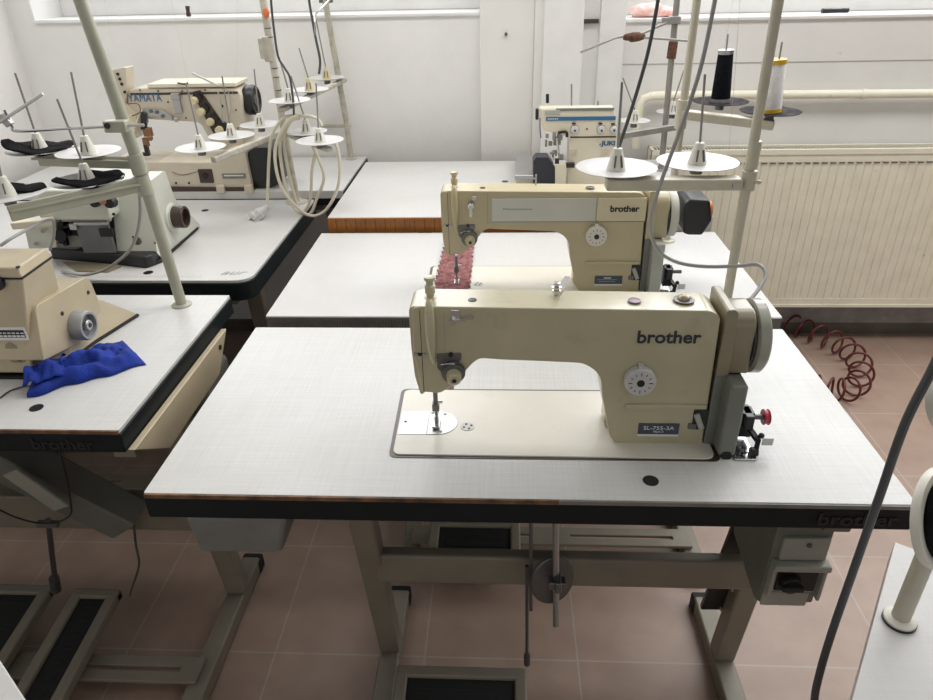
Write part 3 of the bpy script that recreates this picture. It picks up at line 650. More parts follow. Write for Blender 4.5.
# ---------------------------------------------------------------- thread stands
def spool(t, c, r=.075, top=None, col=None, pin=.13, foam=None, tilt=V((0, 0, 1)), hub=None, n=40):
    """disc with cone hub and pin; c is the disc centre"""
    c = V(c); col = col or WHITE; up = V(tilt).normalized()
    d = MB().lathe(c, up, [(0, -.001), (r*.6, -.001), (r*.98, .0045), (r, .006), (r*.97, .0065), (r*.6, .0015), (.02, .001), (0, .001)], n).build('thread_disc', col, t)
    MB().lathe(c, up, [(0, -.018), (.012, -.018), (.012, -.001), (0, -.001)], 14).build('disc_nut', DSTEEL, d)
    if foam:
        f = MB(); seg = 44; lo, hi = foam
        R0 = []; R1 = []
        q = up.to_track_quat('Z', 'Y').to_matrix()
        for k in range(seg+1):
            a = lo+(hi-lo)*k/seg; rr = r*(.98 if 0 < k < seg else .80)*(1+.04*math.sin(k*2.3)*(k % 7 == 0)); ri = .016+.010*abs(math.sin(k*1.7))*(k % 5 == 0)
            lift = .006+.022*max(0, math.cos(a-.5))**2+.003*math.sin(a*5)
            R0.append(f.bm.verts.new(c+q @ V((ri*math.cos(a), ri*math.sin(a), .009)))); R1.append(f.bm.verts.new(c+q @ V((rr*math.cos(a), rr*math.sin(a), lift+.003))))
        Rm = [f.bm.verts.new((a.co*.5+b.co*.5)+V((0, 0, -.003))) for a, b in zip(R0, R1)]
        for k in range(seg): f.bm.faces.new((R0[k], R0[k+1], Rm[k+1], Rm[k])); f.bm.faces.new((Rm[k], Rm[k+1], R1[k+1], R1[k]))
        fo = f.build('foam_pad', FOAM, d); md = fo.modifiers.new('thickness', 'SOLIDIFY'); md.thickness = .0045; md.offset = -1
    h = MB().lathe(c, up, [(0, .001), (.0185, .001), (.0175, .006), (.0095, .037), (.0085, .041), (.004, .042), (0, .042)], 20).build('spool_cone', hub or CREAMP, d)
    s_ = MB()
    for a in (-1.9, -1.1):
        s_.bar(c+V((.0175*math.cos(a), .0175*math.sin(a), .008)), c+V((.0115*math.cos(a), .0115*math.sin(a), .029)), .003, .004, V((math.cos(a), math.sin(a), 0)))
    s_.build('cone_slot', DSTEEL, h)
    e = P(top[0], top[1], Y=c.y) if top else c+up*(.047+pin)
    MB().cyl(c+up*.040, e, .0024, n=10).build('spool_pin', STEELG, d)
    return d
def clampring(t, p, up, r=.019, h=.045, m=POLE):
    up = V(up).normalized()
    return MB().cyl(V(p)-up*h/2, V(p)+up*h/2, r, n=20).cyl(V(p)+V((r*.6, -r*.6, 0)), V(p)+V((r*1.25, -r*1.25, 0)), .004, n=8).build('clamp', m, t, bev=.001)
def arm(t, a, b, w=.03, h=.02, m=POLE):
    return MB().bar(a, b, w, h).build('arm', m, t, bev=.004)
def pole(t, a, b, r=.0125, m=POLE, flange=True):
    MB().cyl(a, b, r, n=24).build('pole', m, t)
    if flange: MB().lathe(a, (0, 0, 1), [(0, 0), (.026, 0), (.026, .003), (r+.004, .006), (r+.002, .014), (0, .014)], 28).build('flange', m, t)
def ext(a, b, k): return V(a)+(V(b)-V(a))*k

# A: on the front table
px, py = 1.03, .48; base = V((px, py, .8)); topp = V((px-.006, py, 1.75))
A = thing('thread_stand', 'cream thread stand with two empty white discs, rising behind the nearest machine', 'thread stand', base, 'thread stands')
pole(A, base, topp, .0092)
MB().cyl((px, py, 1.185), (px, py, 1.235), .0115).build('collar', POLE, A)
zA = 1.158
arm(A, (px-.014, py, zA), (.765, .475, zA+.002), .034, .022)
clampring(A, (px, py, zA+.005), (0, 0, 1), .0135, .036)
MB().cyl((px-.03, py-.018, zA), (px-.03, py-.024, zA), .005, n=12).build('screw', STEEL, A)
spool(A, P(697, 164, Z=1.176), .078, (705, 74))
spool(A, P(616, 170, Z=1.176), .077, (622, 82))
# B: on the second table
pb = P(682, 112, Y=1.15); base = V((pb.x, 1.15, .8)); tb = ext(base, P(697, 0, Y=1.15), 1.4)
B = thing('thread_stand', 'cream thread stand carrying the black and the white thread spools', 'thread stand', base, 'thread stands')
pole(B, base, tb, .0105)
e = P(774, 125, Z=1.143)
arm(B, V((pb.x, 1.15, 1.160)), e, .034, .024)
clampring(B, (pb.x, 1.15, 1.16), tb-base, .0155, .075)
GREYD = mat('grey_dusty_disc', (.05, .044, .048), .9, var=.4, scale=50, spec=.15)
dB1 = P(720, 103, Z=1.168); dB2 = P(770, 113, Z=1.163)
spool(B, dB1, .078, (728, 34), GREYD); spool(B, dB2, .079, (782, 42), GREYD)
def cone(name, label, c, r1, r2, h, m, mb_, mt_, top):
    c = V(c)+V((0, 0, .002)); ax = (V(top)-c).normalized()
    t = thing(name, label, 'thread spool', c)
    MB().lathe(c, ax, [(0, .004), (r1, .004), (r1*.99, .012), (r2, h-.012), (r2*.92, h-.008), (0, h-.008)], 32).build('thread_winding', m, t)
    MB().lathe(c, ax, [(.006, 0), (r1*1.02, 0), (r1*1.02, .010), (.006, .011)], 32).build('spool_base', mb_, t)
    MB().lathe(c, ax, [(.006, h-.012), (r2*1.04, h-.011), (r2*1.04, h), (.006, h)], 32).build('spool_rim', mt_, t)
    return t
cone('thread_spool', 'tall black thread spool on the dark disc beside the cable', dB1+V((0, 0, .001)), .0265, .0205, .137, THREADK, STEEL, STEEL, P(728, 34, Y=dB1.y))
cone('thread_spool', 'white thread spool with yellow rims behind the cream pole', dB2+V((0, 0, .001)), .0270, .0245, .131, THREADW, YELL, YELL, P(779, 42, Y=dB2.y))
# C: on the third table
pc = P(668, 100, Y=1.8); base = V((pc.x+.004, 1.8, .84)); tc_ = ext(base, P(677, 0, Y=1.8), 1.3)
C_ = thing('thread_stand', 'grey thread stand with rusty joints in front of the radiator end', 'thread stand', base, 'thread stands')
pole(C_, base, tc_, .0105, STEELG)
q = P(672, 50, Y=1.8); MB().cyl(q-V((0, 0, .027)), q+V((0.002, 0, .027)), .016, n=16).build('rusty_joint', RUST, C_)
q = P(674, 20, Y=1.79); MB().obox(q, (.04, .03, .024)).obox(q+V((-.03, -.01, 0)), (.026, .018, .018)).build('clamp', STEELG, C_, bev=.003)
j = P(634, 37, Y=1.70)
k_ = MB().sphere(j, .02, (1.9, .9, .75), 20)
for v in k_.bm.verts: v.co += V((1, .6, .8))*noise.noise(v.co*90)*.005
k_.build('rusty_joint', RUST, C_)
MB().cyl(j, P(668, 22, Y=1.78), .0045).tube([P(690, 41, Y=1.66), P(650, 38, Y=1.69), j, P(620, 37, Y=1.70), P(610, 40, Y=1.68), P(581, 52, Y=1.62)], .0038, 8, 5).build('guide_bar', STEELG, C_)
aC = P(672, 127, Y=1.79); bC = P(620, 136, Z=aC.z)
arm(C_, aC+V((0.01, 0, 0)), bC, .022, .022, STEELG)
spool(C_, P(634, 122, Z=aC.z+.016), .058, (623, 78)); spool(C_, P(672, 113, Z=aC.z+.018), .06, (684, 70))

# F: front left table
fb = P(182, 305, Z=.8); fa = P(139, 165, Y=.69); ft = P(80, 0, Y=.69)
Fs = thing('thread_stand', 'greenish cream leaning thread stand with torn black foam discs at the left', 'thread stand', fb, 'thread stands')
MB().tube([fb, fa, ft, ext(fa, ft, 1.5)], .013, 20).build('pole', POLEG, Fs)
MB().lathe(fb, (0, 0, 1), [(0, 0), (.024, 0), (.024, .003), (.016, .006), (0, .006)], 28).build('flange', POLEG, Fs)
upF = (ft-fa).normalized()
for (x0, y0, zz) in ((138, 165, 0), (144, 186, 0)):
    MB().cyl(P(x0, y0, Y=.69)-upF*.02, P(x0, y0, Y=.69)+upF*.024, .0175, n=20).build('clamp', POLEG, Fs, bev=.001)
zl = P(143, 185, Y=.69).z; zu = P(138, 165, Y=.69).z
arm(Fs, P(146, 183, Y=.69), P(9, 214, Z=zl-.004), .006, .034, POLEG); 
MB().bar(P(146, 181, Y=.70), P(9, 210, Z=zl), .04, .005).build('arm_flange', POLEG, Fs, bev=.001)
arm(Fs, P(138, 163, Y=.69), P(38, 160, Z=zu-.004), .006, .028, POLEG)
MB().bar(P(138, 160, Y=.70), P(38, 157, Z=zu), .04, .005).build('arm_flange', POLEG, Fs, bev=.001)
cu = V((0, 0, 1))
spool(Fs, P(41, 151, Z=zu+.012), .074, (15, 73), WHITE, foam=(0.3, 6.1))
spool(Fs, P(89, 154, Z=zu+.012), .070, (71, 72), WHITE)
spool(Fs, P(88, 182, Z=zl+.014), .076, (57, 99), WHITE, foam=(.9, 5.3))
spool(Fs, P(8, 196, Z=zl+.014), .076, (-14, 110), WHITE, foam=(3.6, 6.2+1))
# guide rail of F
gY = .66
MB().tube([P(144, 125, Y=gY), P(60, 129, Y=gY), P(17, 131, Y=gY), P(12, 127, Y=gY), P(8, 118, Y=gY), P(4, 110, Y=gY)], .0032, 8, 5).cyl(P(-14, 131, Y=gY-.02), P(43, 94, Y=gY+.02), .0035).build('guide_bar', CHROME, Fs)
MB().obox(P(6, 120, Y=gY), (.016, .014, .026), rot=Matrix.Rotation(-.5, 3, 'Y').to_euler()).build('joint', STEEL, Fs, bev=.002)
MB().obox(P(117, 126, Y=gY), (.048, .026, .024)).build('guide_clamp', POLEG, Fs, bev=.003)
MB().cyl(P(107, 126, Y=gY-.014), P(107, 126, Y=gY-.018), .006).build('bolt', BLACK, Fs)

# D: coverstitch stand with the bundle of cable
db = P(297, 202, Z=.8); dm = P(282, 118, Y=db.y); dt = P(263, 0, Y=db.y)
D = thing('thread_stand', 'dirty cream thread stand hung with the coiled cable', 'thread stand', db, 'thread stands')
MB().tube([db, dm, dt, ext(dm, dt, 1.6)], .0115, 18).build('pole', POLED, D)
MB().lathe(db, (0, 0, 1), [(0, 0), (.04, 0), (.04, .003), (.018, .006), (.014, .014), (0, .014)], 32).build('flange', POLED, D)
upD = (dt-dm).normalized()
q = P(268, 48, Y=db.y); MB().cyl(q-upD*.04, q+upD*.035, .0165, n=18).obox(q+V((-.016, -.004, 0)), (.02, .02, .062)).build('clamp', POLED, D, bev=.004)
q = P(266, 13, Y=db.y-.013); MB().sphere(q, .011, (1, .25, 1.3)).build('sticker', mat('orange_sticker', (.75, .2, .07), .5), D)
m = MB()
for yy in (28, 37, 68, 77, 90): 
    q = P(263+yy*.166, yy, Y=db.y); m.cyl(q-upD*.001, q+upD*.001, .0121, n=18)
m.build('tape_ring', BLACK, D)
zD = P(282, 133, Y=db.y).z
aD = P(283, 132, Y=db.y); bD = P(213, 160, Z=zD-.002)
arm(D, aD, bD, .020, .018, POLED)
zd = zD+.018
spool(D, P(201, 149, Z=zd), .073, (186, 83)); spool(D, P(232, 137, Z=zd), .072, (222, 76)); spool(D, P(261, 126, Z=zd), .070, (254, 69))
arm(D, aD, P(330, 150, Z=zD-.002), .024, .014, POLED)
spool(D, P(307, 133, Z=zd), .066, (291, 76)); spool(D, P(320, 142, Z=zd), .073, (316, 83))
MB().box(-.10, -.092, 0, .01, 0, .01).bm.free()

# E: far stand near the wall
eb = P(352, 158, Z=.83); eb.y = min(eb.y, 2.05); em = P(346, 120, Y=eb.y); et = P(325, 0, Y=eb.y)
Es = thing('thread_stand', 'slim dirty thread stand close to the back wall with three white discs', 'thread stand', (eb.x, eb.y, .83), 'thread stands')
ebb = V((eb.x, eb.y, .83))
MB().tube([ebb, em, et, ext(em, et, 1.5)], .0115, 16).build('pole', POLED, Es)
MB().lathe(ebb, (0, 0, 1), [(0, 0), (.022, 0), (.022, .003), (.014, .008), (0, .008)], 24).build('flange', POLED, Es)
q = P(341, 76, Y=eb.y); zE = q.z-.01
arm(Es, P(344, 80, Y=eb.y-.01), P(281, 110, Z=zE-.005), .026, .014, POLED)
zE += .01
spool(Es, P(290, 102, Z=zE), .066, (279, 57)); spool(Es, P(310, 91, Z=zE), .066, (299, 48), hub=CLEARW); spool(Es, P(327, 79, Z=zE), .066, (315, 15), hub=CLEARW)
arm(Es, P(350, 126, Y=eb.y), P(321, 126, Z=P(350, 126, Y=eb.y).z-.01), .022, .012, POLED)
MB().tube([P(330, -1, Y=2.0), P(322, 8, Y=1.95), P(315.5, 15, Y=1.92), P(315, 26, Y=1.9), P(315.5, 40, Y=1.9)], .0035, 8, 5).build('guide_bar', CHROME, Es)
q = P(326, 1, Y=eb.y); MB().obox(q, (.05, .02, .012)).build('guide_clamp', DSTEEL, Es, bev=.002)

# coiled cream cable with plug hanging from stand D
cb = thing('power_cable', 'coiled cream cable with a plug hanging over the thread discs', 'cable', P(290, 110, Y=1.45))
def cab(pts, r=.0052): return MB().tube([P(x, y, Y=yy) for x, y, yy in pts], r, 10, 7)
MBc = MB()
paths = [
 [(298, 116, 1.34), (284, 118, 1.33), (272, 135, 1.33), (269, 160, 1.33), (268, 185, 1.32), (267, 208, 1.30)],
 [(298, 115, 1.33), (287, 122, 1.32), (276, 145, 1.32), (276, 168, 1.31), (283, 190, 1.30), (298, 208, 1.29), (312, 216, 1.29), (326, 210, 1.30), (337, 190, 1.32), (340, 170, 1.33), (338, 150, 1.34), (334, 140, 1.35)],
 [(300, 118, 1.36), (290, 122, 1.35), (284, 140, 1.35), (287, 165, 1.35), (293, 190, 1.34), (300, 210, 1.33), (310, 214, 1.32), (317, 198, 1.33), (324, 178, 1.34), (319, 160, 1.35), (311, 143, 1.36)],
 [(296, 114, 1.35), (283, 130, 1.34), (280, 150, 1.34), (284, 180, 1.33), (292, 205, 1.33), (302, 212, 1.32), (310, 200, 1.33), (312, 170, 1.34), (316, 150, 1.36)],
 [(294, 116, 1.36), (302, 116, 1.36), (316, 118, 1.36), (322, 126, 1.36)],
]
for pth in paths: MBc.tube([P(*p[:2], Y=p[2]+.09) for p in pth], .0052, 10, 7)
MBc.build('cord', CABLEC, cb)
pe = P(267, 207, Y=1.39); pd = (P(243, 228, Y=1.345)-pe).normalized(); px_ = V((0, 1, 0)).cross(pd).normalized()
MB().lathe(pe, pd, [(0, -.006), (.009, -.006), (.011, .010), (.017, .020), (.017, .024), (.021, .030), (.021, .046), (.024, .050), (.024, .062), (0, .062)], 16).obox(pe+pd*.044, (.056, .018, .034), direction=pd).build('plug', WHITE, cb, bev=.002)
for sgn in (-1, 1): MB().cyl(pe+pd*.060+px_*.009*sgn, pe+pd*.086+px_*.009*sgn, .0026, n=8).build('plug_pin', CHROME, cb)

# loose cables
tag(cab([(270.7, -30, 1.42), (271, 0, 1.42), (274, 30, 1.42), (278, 56, 1.42), (284, 67, 1.42), (290, 78, 1.42), (293, 100, 1.42), (294, 118, 1.42)], .0035).build('cable', CABLED), 'thin black cable running down beside the dirty thread stand pole', 'cable')
tag(cab([(306, -30, 1.9), (309, 0, 1.9), (312, 18, 1.9), (316, 40, 1.9), (320, 60, 1.9), (319, 74, 1.9)], .0045).build('cable', CABLED), 'short black cable hanging beside the bent chrome guide near the wall', 'cable')
cg = [(722, -40, .42), (715, 0, .42), (700, 70, .42), (680, 130, .42), (660, 185, .42), (651, 218, .43), (652, 238, .44), (662, 254, .45), (680, 263, .46), (705, 266.5, .46), (738, 266, .45), (755, 264.5, .44), (763, 268, .42), (765, 277, .40), (758, 290, .37), (749, 302, .34), (744, 318, .30)]
tag(cab(cg, .0036).build('cable', CABLEG), 'long grey cable hanging from above across the second machine to the nearest handwheel', 'cable')
tag(cab([(663, -40, .60), (658, 0, .60), (648, 52, .60), (635, 98, .60), (622, 138, .60), (617, 152, .60), (616, 158, .6)], .0036).build('cable', CABLED), 'dark cable dropping onto the left white disc behind the second machine', 'cable')
fc = [(950, 330, -.22), (933, 368, -.22), (905, 424, -.22), (880, 495, -.22), (855, 566, -.22), (832, 632, -.23), (819, 676, -.24), (814, 705, -.25), (812, 760, -.26)]
tag(cab(fc, .0047).build('cable', CABLED), 'thick dark grey cable curving down the right foreground', 'cable')
tag(cab([(0, 246, .42), (12, 238, .44), (30, 228, .5), (45, 221, .55), (53, 221, .60), (54, 235, .64), (50, 250, .68)], .0032).build('cable', CABLEG), 'grey cord running from the left edge to the green-white overlock', 'cable')
pts = [P(139, 190, Y=.72), P(140, 215, Y=.74), P(135, 240, Y=.77), P(125, 255, Y=.80), P(108, 268, Z=.835), P(95, 273, Z=.82), P(80, 275, Z=.81), P(62, 271, Z=.806)]
tag(MB().tube(pts, .0038, 8, 8).build('cable', CABLEG), 'pale grey tube curving down from the leaning stand to the table behind', 'tube')

# ---------------------------------------------------------------- beige overlock, front left
OX = -.345
ov = thing('overlock_machine', 'beige overlock machine with grey handwheel beside the blue cloth', 'sewing machine', (-.48, .45, .8))
fr = .345
xr_t = P(22, 279, Y=fr); xr_b = P(33, 368, Y=fr)
xe = -.385
body = MB(); 
zt_ = xr_t.z
# tapered main block
bt = [(-.78, fr), (xr_t.x, fr), (xr_t.x-.006, .455), (-.78, .455)]; bb_ = [(-.80, fr), (xe, fr), (xe, .50), (-.80, .50)]
def loft(m, bot, zb, top, zt):
    A = [m.bm.verts.new((x, y, zb)) for x, y in bot]; B = [m.bm.verts.new((x, y, zt)) for x, y in top]; n = len(A)
    m.bm.faces.new(A[::-1]); m.bm.faces.new(B)
    for i in range(n): m.bm.faces.new((A[i], A[(i+1) % n], B[(i+1) % n], B[i]))
    return m
loft(body, bb_, .812, bt, zt_).build('body', BEIGE, ov, bev=.006, seg=3)
tl = [(x, y) for x, y in bt]
tp = P(54, 253, Z=zt_+.02)
loft(MB(), [(-.79, fr-.002), (xr_t.x+.002, fr-.002), (xr_t.x-.004, .458), (-.79, .458)], zt_+.002, [(-.78, fr+.004), (xr_t.x-.004, fr+.004), (xr_t.x-.01, .452), (-.78, .452)], zt_+.022).build('top_cover', BEIGE, ov, bev=.004, seg=3)
loft(MB(), [(-.785, fr), (xr_t.x+.001, fr), (xr_t.x-.005, .456), (-.785, .456)], zt_-.001, [(-.785, fr), (xr_t.x+.001, fr), (xr_t.x-.005, .456), (-.785, .456)], zt_+.0035).build('seam', BLACK, ov)
# side housing
so = [yz(P(x, y, X=OX)) for x, y in ((44, 361), (35, 306), (86, 277), (91, 281), (101, 306), (104, 340))]
so = [(a, max(b, .8065)) for a, b in so]
MB().prism(rp(so, [.004, .018, .012, .01, .012, .002]), 0, -.47, OX).build('side_housing', BEIGE, ov, bev=.007, seg=3)
loft(MB(), [(-.388, .352), (-.347, .42), (-.336, .50), (-.303, .636), (-.42, .64)], .806, [(-.40, .40), (-.349, .43), (-.349, .52), (-.352, .585), (-.42, .59)], .868).build('flange', BEIGE, ov, bev=.003)
wb_ = [(-.80, fr-.004), (-.384, fr-.004), (-.345, .42), (-.334, .50), (-.300, .638), (-.42, .66), (-.80, .66)]
MB().prism(rp(wb_, .006), 2, .8, .806).build('base_pad', BLACKG, ov, bev=.002)
hc = P(81, 325, X=OX+.01)
MB().lathe(hc-V((.012, 0, 0)), (1, -.05, 0), [(0, 0), (.0315, 0), (.0325, .004), (.0325, .028), (.030, .032), (.025, .032), (.023, .020), (0, .020)], 48).build('handwheel', ALU, ov)
MB().lathe(hc-V((.012, 0, 0)), (1, -.05, 0), [(.0, .020), (.0225, .020), (.0225, .0215), (0, .0215)], 36).build('wheel_recess', DSTEEL, ov)
MB().lathe(hc+V((.006, 0, 0)), (1, -.05, 0), [(0, 0), (.012, 0), (.012, .012), (.010, .014), (0, .014)], 28).build('wheel_boss', STEEL, ov)
MB().lathe(hc+V((.019, 0, 0)), (1, -.05, 0), [(0, 0), (.005, 0), (.005, .0022), (0, .0022)], 16).build('wheel_bolt', BLACK, ov)
for x, y in ((88, 292.5), (62, 313.5)): q = P(x, y, X=OX); MB().cyl(q-V((.002, 0, 0)), q+V((.0015, 0, 0)), .0045, n=14).build('screw', BLACK, ov)
q = P(18, 267, Z=zt_+.022); MB().cyl(q-V((0, 0, .001)), q+V((0, 0, .0015)), .004, n=12).build('screw', BLACK, ov)
q = P(0, 282, Y=fr); MB().cyl(q+V((-.004, .002, 0)), q+V((-.004, -.012, 0)), .015).build('knob', BLACK, ov, bev=.003)
q0, q1 = P(-20, 327, Y=fr), P(29, 340, Y=fr)
pl_ = MB().box(q0.x, q1.x, fr-.0015, fr+.002, q1.z, q0.z-.0).build('name_plate', PRINTW, ov)
MB().box(q0.x, q1.x-.003, fr-.0022, fr-.001, q1.z+.006, q0.z-.006).build('name_plate_band', BLACK, pl_)
m = MB()
for k in range(9): m.box(q1.x-.010-k*.009, q1.x-.004-k*.009, fr-.0030, fr-.0020, q0.z-.0135, q0.z-.011).box(q1.x-.011-k*.009, q1.x-.004-k*.009, fr-.0030, fr-.0020, q0.z-.021, q0.z-.017)
m.build('plate_print', PRINTW, pl_)
MB().bm.free()
q = P(16, 353, Y=fr)
MB().prism(rp([(q.x-.018, q.z-.022), (q.x+.014, q.z-.022), (q.x+.010, q.z+.014), (q.x-.004, q.z+.026), (q.x-.016, q.z+.02)], .008), 1, fr-.002, fr+.003).build('hand_recess', OLIVE, ov, bev=.001)
MB().sphere((q.x+.004, fr-.002, q.z-.010), .008, (1, .6, 1)).build('recess_screw', BLACK, ov)
MB().tube([P(0, 398, Z=.803), P(10, 391, Z=.803), P(22, 387, Z=.803), P(30, 386, Z=.806)], .0015, 6, 5).build('wire', BLACK, ov)

# blue cloth: one folded rag
m = MB(); nx, ny = 70, 34; G = []
k00, k10, k11, k01 = P(27, 397, Z=.803), P(146, 364, Z=.803), P(122, 340, Z=.803), P(44, 372, Z=.803)
rnd = random.Random(3)
for j in range(ny+1):
    row = []
    for i in range(nx+1):
        u, v = i/nx, j/ny
        p = k00.lerp(k10, u).lerp(k01.lerp(k11, u), v)
        env = min(1, (math.sin(PI*min(max(v, 0), 1))**.45))*min(1, (1-u)*9)**.5*min(1, u*14+.35)**.6
        h = .030*(.85+.35*math.sin(u*3+.5))
        fold = .5+.5*math.cos(v*9+3*u+2*noise.noise(V((u*2.5, v*2, .3)))*2.2)
        h *= .55+.5*fold
        h += .010*noise.noise(V((u*7, v*4, 2)))+.005*noise.noise(V((u*18, v*7, 5)))
        h = max(h*env, 0)
        nrm_ = V((k10-k00)).normalized().cross(V((0, 0, 1)))
        w = .012*noise.noise(V((u*5, 7, 1)))*(1 if v < .5 else -1)
        row.append(m.bm.verts.new((p.x+nrm_.x*w, p.y+nrm_.y*w, .8012+h)))
    G.append(row)
for j in range(ny):
    for i in range(nx): m.bm.faces.new((G[j][i], G[j][i+1], G[j+1][i+1], G[j+1][i]))
# a folded-back flap with an open frayed end
for s_i, (ua, ub, yoff) in enumerate(((.0, .34, 0),)):
    H = []
    for j in range(15):
        row = []
        for i in range(31):
            u = ua+(ub-ua)*i/30; v = j/14
            p = k00.lerp(k10, u).lerp(k01.lerp(k11, u), .10+v*.75)
            h = .020+.026*math.sin(PI*(v*.9+.05))*(.75+.35*math.sin(u*30+v*4))+.006*noise.noise(V((u*20, v*5, 9)))
            row.append(m.bm.verts.new((p.x-.004, p.y-.004+.004*math.sin(v*8), .8012+max(h, .004))))
        H.append(row)
    for j in range(14):
        for i in range(30): m.bm.faces.new((H[j][i], H[j][i+1], H[j+1][i+1], H[j+1][i]))
o = m.build('cloth', BLUE, angle=180); md = o.modifiers.new('thickness', 'SOLIDIFY'); md.thickness = .0012; md.offset = 1
tag(o, 'royal blue crumpled cloth with frayed edges lying by the beige overlock', 'cloth')

# ---------------------------------------------------------------- green-white overlock, left middle
g2 = thing('overlock_machine', 'green-white open overlock machine with dark brown handwheel', 'sewing machine', (-.55, 1.1, .8))
SX = -.405; fy = .95
so = [yz(P(x, y, X=SX)) for x, y in ((155, 256), (151, 181), (163, 169), (168, 176), (173, 192), (200, 226), (160, 262))]
MB().prism(rp([yz(P(157, 253, X=SX)), yz(P(150, 181, X=SX)), yz(P(165, 170, X=SX)), yz(P(175, 199, X=SX)), yz(P(200.5, 225, X=SX)), yz(P(163, 259, X=SX))], [.004, .014, .012, .02, .003, .003]), 0, -.52, SX).build('body', GREENW, g2, bev=.007, seg=3)
zt2 = P(151, 181, X=SX).z
a1, a0 = P(84, 200, Y=.97), P(120, 180, Y=.97)
MB().prism(rp([(-.70, zt2-.085), (-.70, zt2-.02), (-.66, zt2), (-.50, zt2), (-.50, zt2-.085)], .012), 1, .96, 1.20).build('arm', GREENW, g2, bev=.006, seg=3)
lo = P(120, 250, Y=.96); 
MB().box(-.70, -.51, 1.10, 1.18, .83, zt2-.07).build('rear_housing', GREENW, g2, bev=.006)
MB().box(-.665, -.53, 1.00, 1.10, .84, .875).box(-.665, -.53, 1.06, 1.075, .875, .93).build('looper_bay', STEELG, g2, bev=.002)
c1, c2 = P(84, 250, Y=.97), P(119, 224, Y=.97)
MB().box(c1.x, -.515, .965, .975, .835, c2.z).build('bay_cover', mat('grey_bay_cover', (.20, .205, .21), .35, .4, var=.1), g2, bev=.002)
MB().box(c1.x, -.515, .958, .976, c2.z, c2.z+.008).box(-.62, -.60, .955, .965, c2.z-.012, c2.z+.004).build('cover_hinge', STEEL, g2, bev=.001)
MB().box(-.66, -.51, .972, .985, c2.z+.006, zt2-.055).build('tension_panel', GREYL, g2, bev=.002)
for x, y in ((93, 212.5), (104, 213.5), (109, 214), (114, 214)): q = P(x, y, Y=.972); MB().cyl(q, q-V((0, .003, 0)), .0042, n=12).build('screw', BLACK, g2)
for x, r_b in ((97, .015), (112, .018)): q = P(x, 201, Y=.965); MB().cyl(q, q-V((0, .02, 0)), r_b, r_b*.8).build('tension_knob', BLACK, g2, bev=.002)
q = P(105, 200, Y=.955); MB().cyl(q, q-V((0, .016, 0)), .009).build('tension_hub', mat('pinkish_plastic', (.45, .2, .15), .5), g2)
mm = MB()
rr_ = random.Random(8)
for k in range(16):
    q = P(55+rr_.random()*24, 208+rr_.random()*34, Y=.985+rr_.random()*.04); mm.obox(q, (.010+rr_.random()*.02, .012+rr_.random()*.02, .01+rr_.random()*.03))
mm.bar(P(62, 212, Y=.98), P(60, 243, Y=.97), .012, .010).bar(P(75, 208, Y=.98), P(82, 238, Y=.98), .008, .008).cyl(P(60, 236, Y=.97), P(60, 236, Y=.95), .016)
mm.build('needle_mechanism', BLACK, g2, bev=.002)
l0, l1 = P(28, 248, Y=.96), P(52, 228, Y=.96)
MB().prism(rp([xz(P(30, 249, Y=.96)), xz(P(25, 227, Y=.96)), xz(P(54, 224, Y=.96)), xz(P(58, 247, Y=.96))], .004), 1, .955, 1.06).build('left_housing', GREENW, g2, bev=.004)
MB().box(P(32, 0, Y=.95).x, P(48, 0, Y=.95).x, .950, .956, P(40, 237, Y=.95).z, P(40, 229, Y=.95).z).build('trimmer_recess', BLACK, g2)
MB().cyl(P(43, 231, Y=.948), P(43, 231, Y=.944), .006).cyl(P(36, 244, Y=.952), P(36, 244, Y=.948), .005).build('screw', STEEL, g2)
a, b = P(13, 225, Y=.93), P(54, 221, Y=.95)
MB().bar(a, b, .03, .020).build('work_plate', JUKC, g2, bev=.004)
bx = [xy(P(x, y, Z=.8)) for x, y in ((52, 259), (118, 265), (147, 268.5), (162, 263), (199, 229))]
MB().prism(rp(bx+[(-.43, 1.30), (-.76, 1.22)], .008), 2, .8, .807).build('base_pad', BLACKG, g2, bev=.002)
MB().prism(rp(bx[:3]+[xy(P(156, 265.5, Z=.8)), (-.425, 1.15), (-.74, 1.20)], .008), 2, .8, .834).build('base', BLACK, g2, bev=.006, seg=3)
MB().prism(rp([xy(P(62, 262, Z=.803)), xy(P(76, 271, Z=.803)), xy(P(108, 272, Z=.803)), xy(P(122, 266, Z=.803)), (-.60, .97)], .006), 2, .8, .8045).build('oil_sheet', OLIVE, g2)
hc = P(171.5, 217, X=SX)
MB().lathe(hc-V((.001, 0, 0)), (1, -.0, 0), [(0, 0), (.040, 0), (.042, .003), (.036, .008), (.036, .012), (0, .012)], 40).build('wheel_collar', GREENW, g2)
MB().lathe(hc+V((.006, 0, 0)), (1, 0, 0), [(0, 0), (.031, 0), (.032, .003), (.032, .036), (.030, .038), (.025, .038), (.024, .02), (0, .02)], 44).build('handwheel', BROWND, g2)
q = P(137, 241, Y=.948); MB().lathe(q+V((0, .003, 0)), (0, -1, 0), [(0, 0), (.012, 0), (.012, .004), (.008, .005), (.007, .002), (0, .002)], 20).build('oil_window', DSTEEL, g2)
for x, y in ((155, 243), (133, 237)): q = P(x, y, Y=.948); MB().sphere(q, .003).build('screw', BLACK, g2)
MB().sphere(P(135, 187, Y=.95)+V((0,0,.0)), .004).build('screw', BLACK, g2)

# ---------------------------------------------------------------- coverstitch machine, left back
ym = thing('coverstitch_machine', 'sand coloured machine with blue lettering and black handwheel against the wall', 'sewing machine', (-.5, 1.7, .83))
by = 1.60
def PX(pts, Y): return [xz(P(x, y, Y=Y)) for x, y in pts]
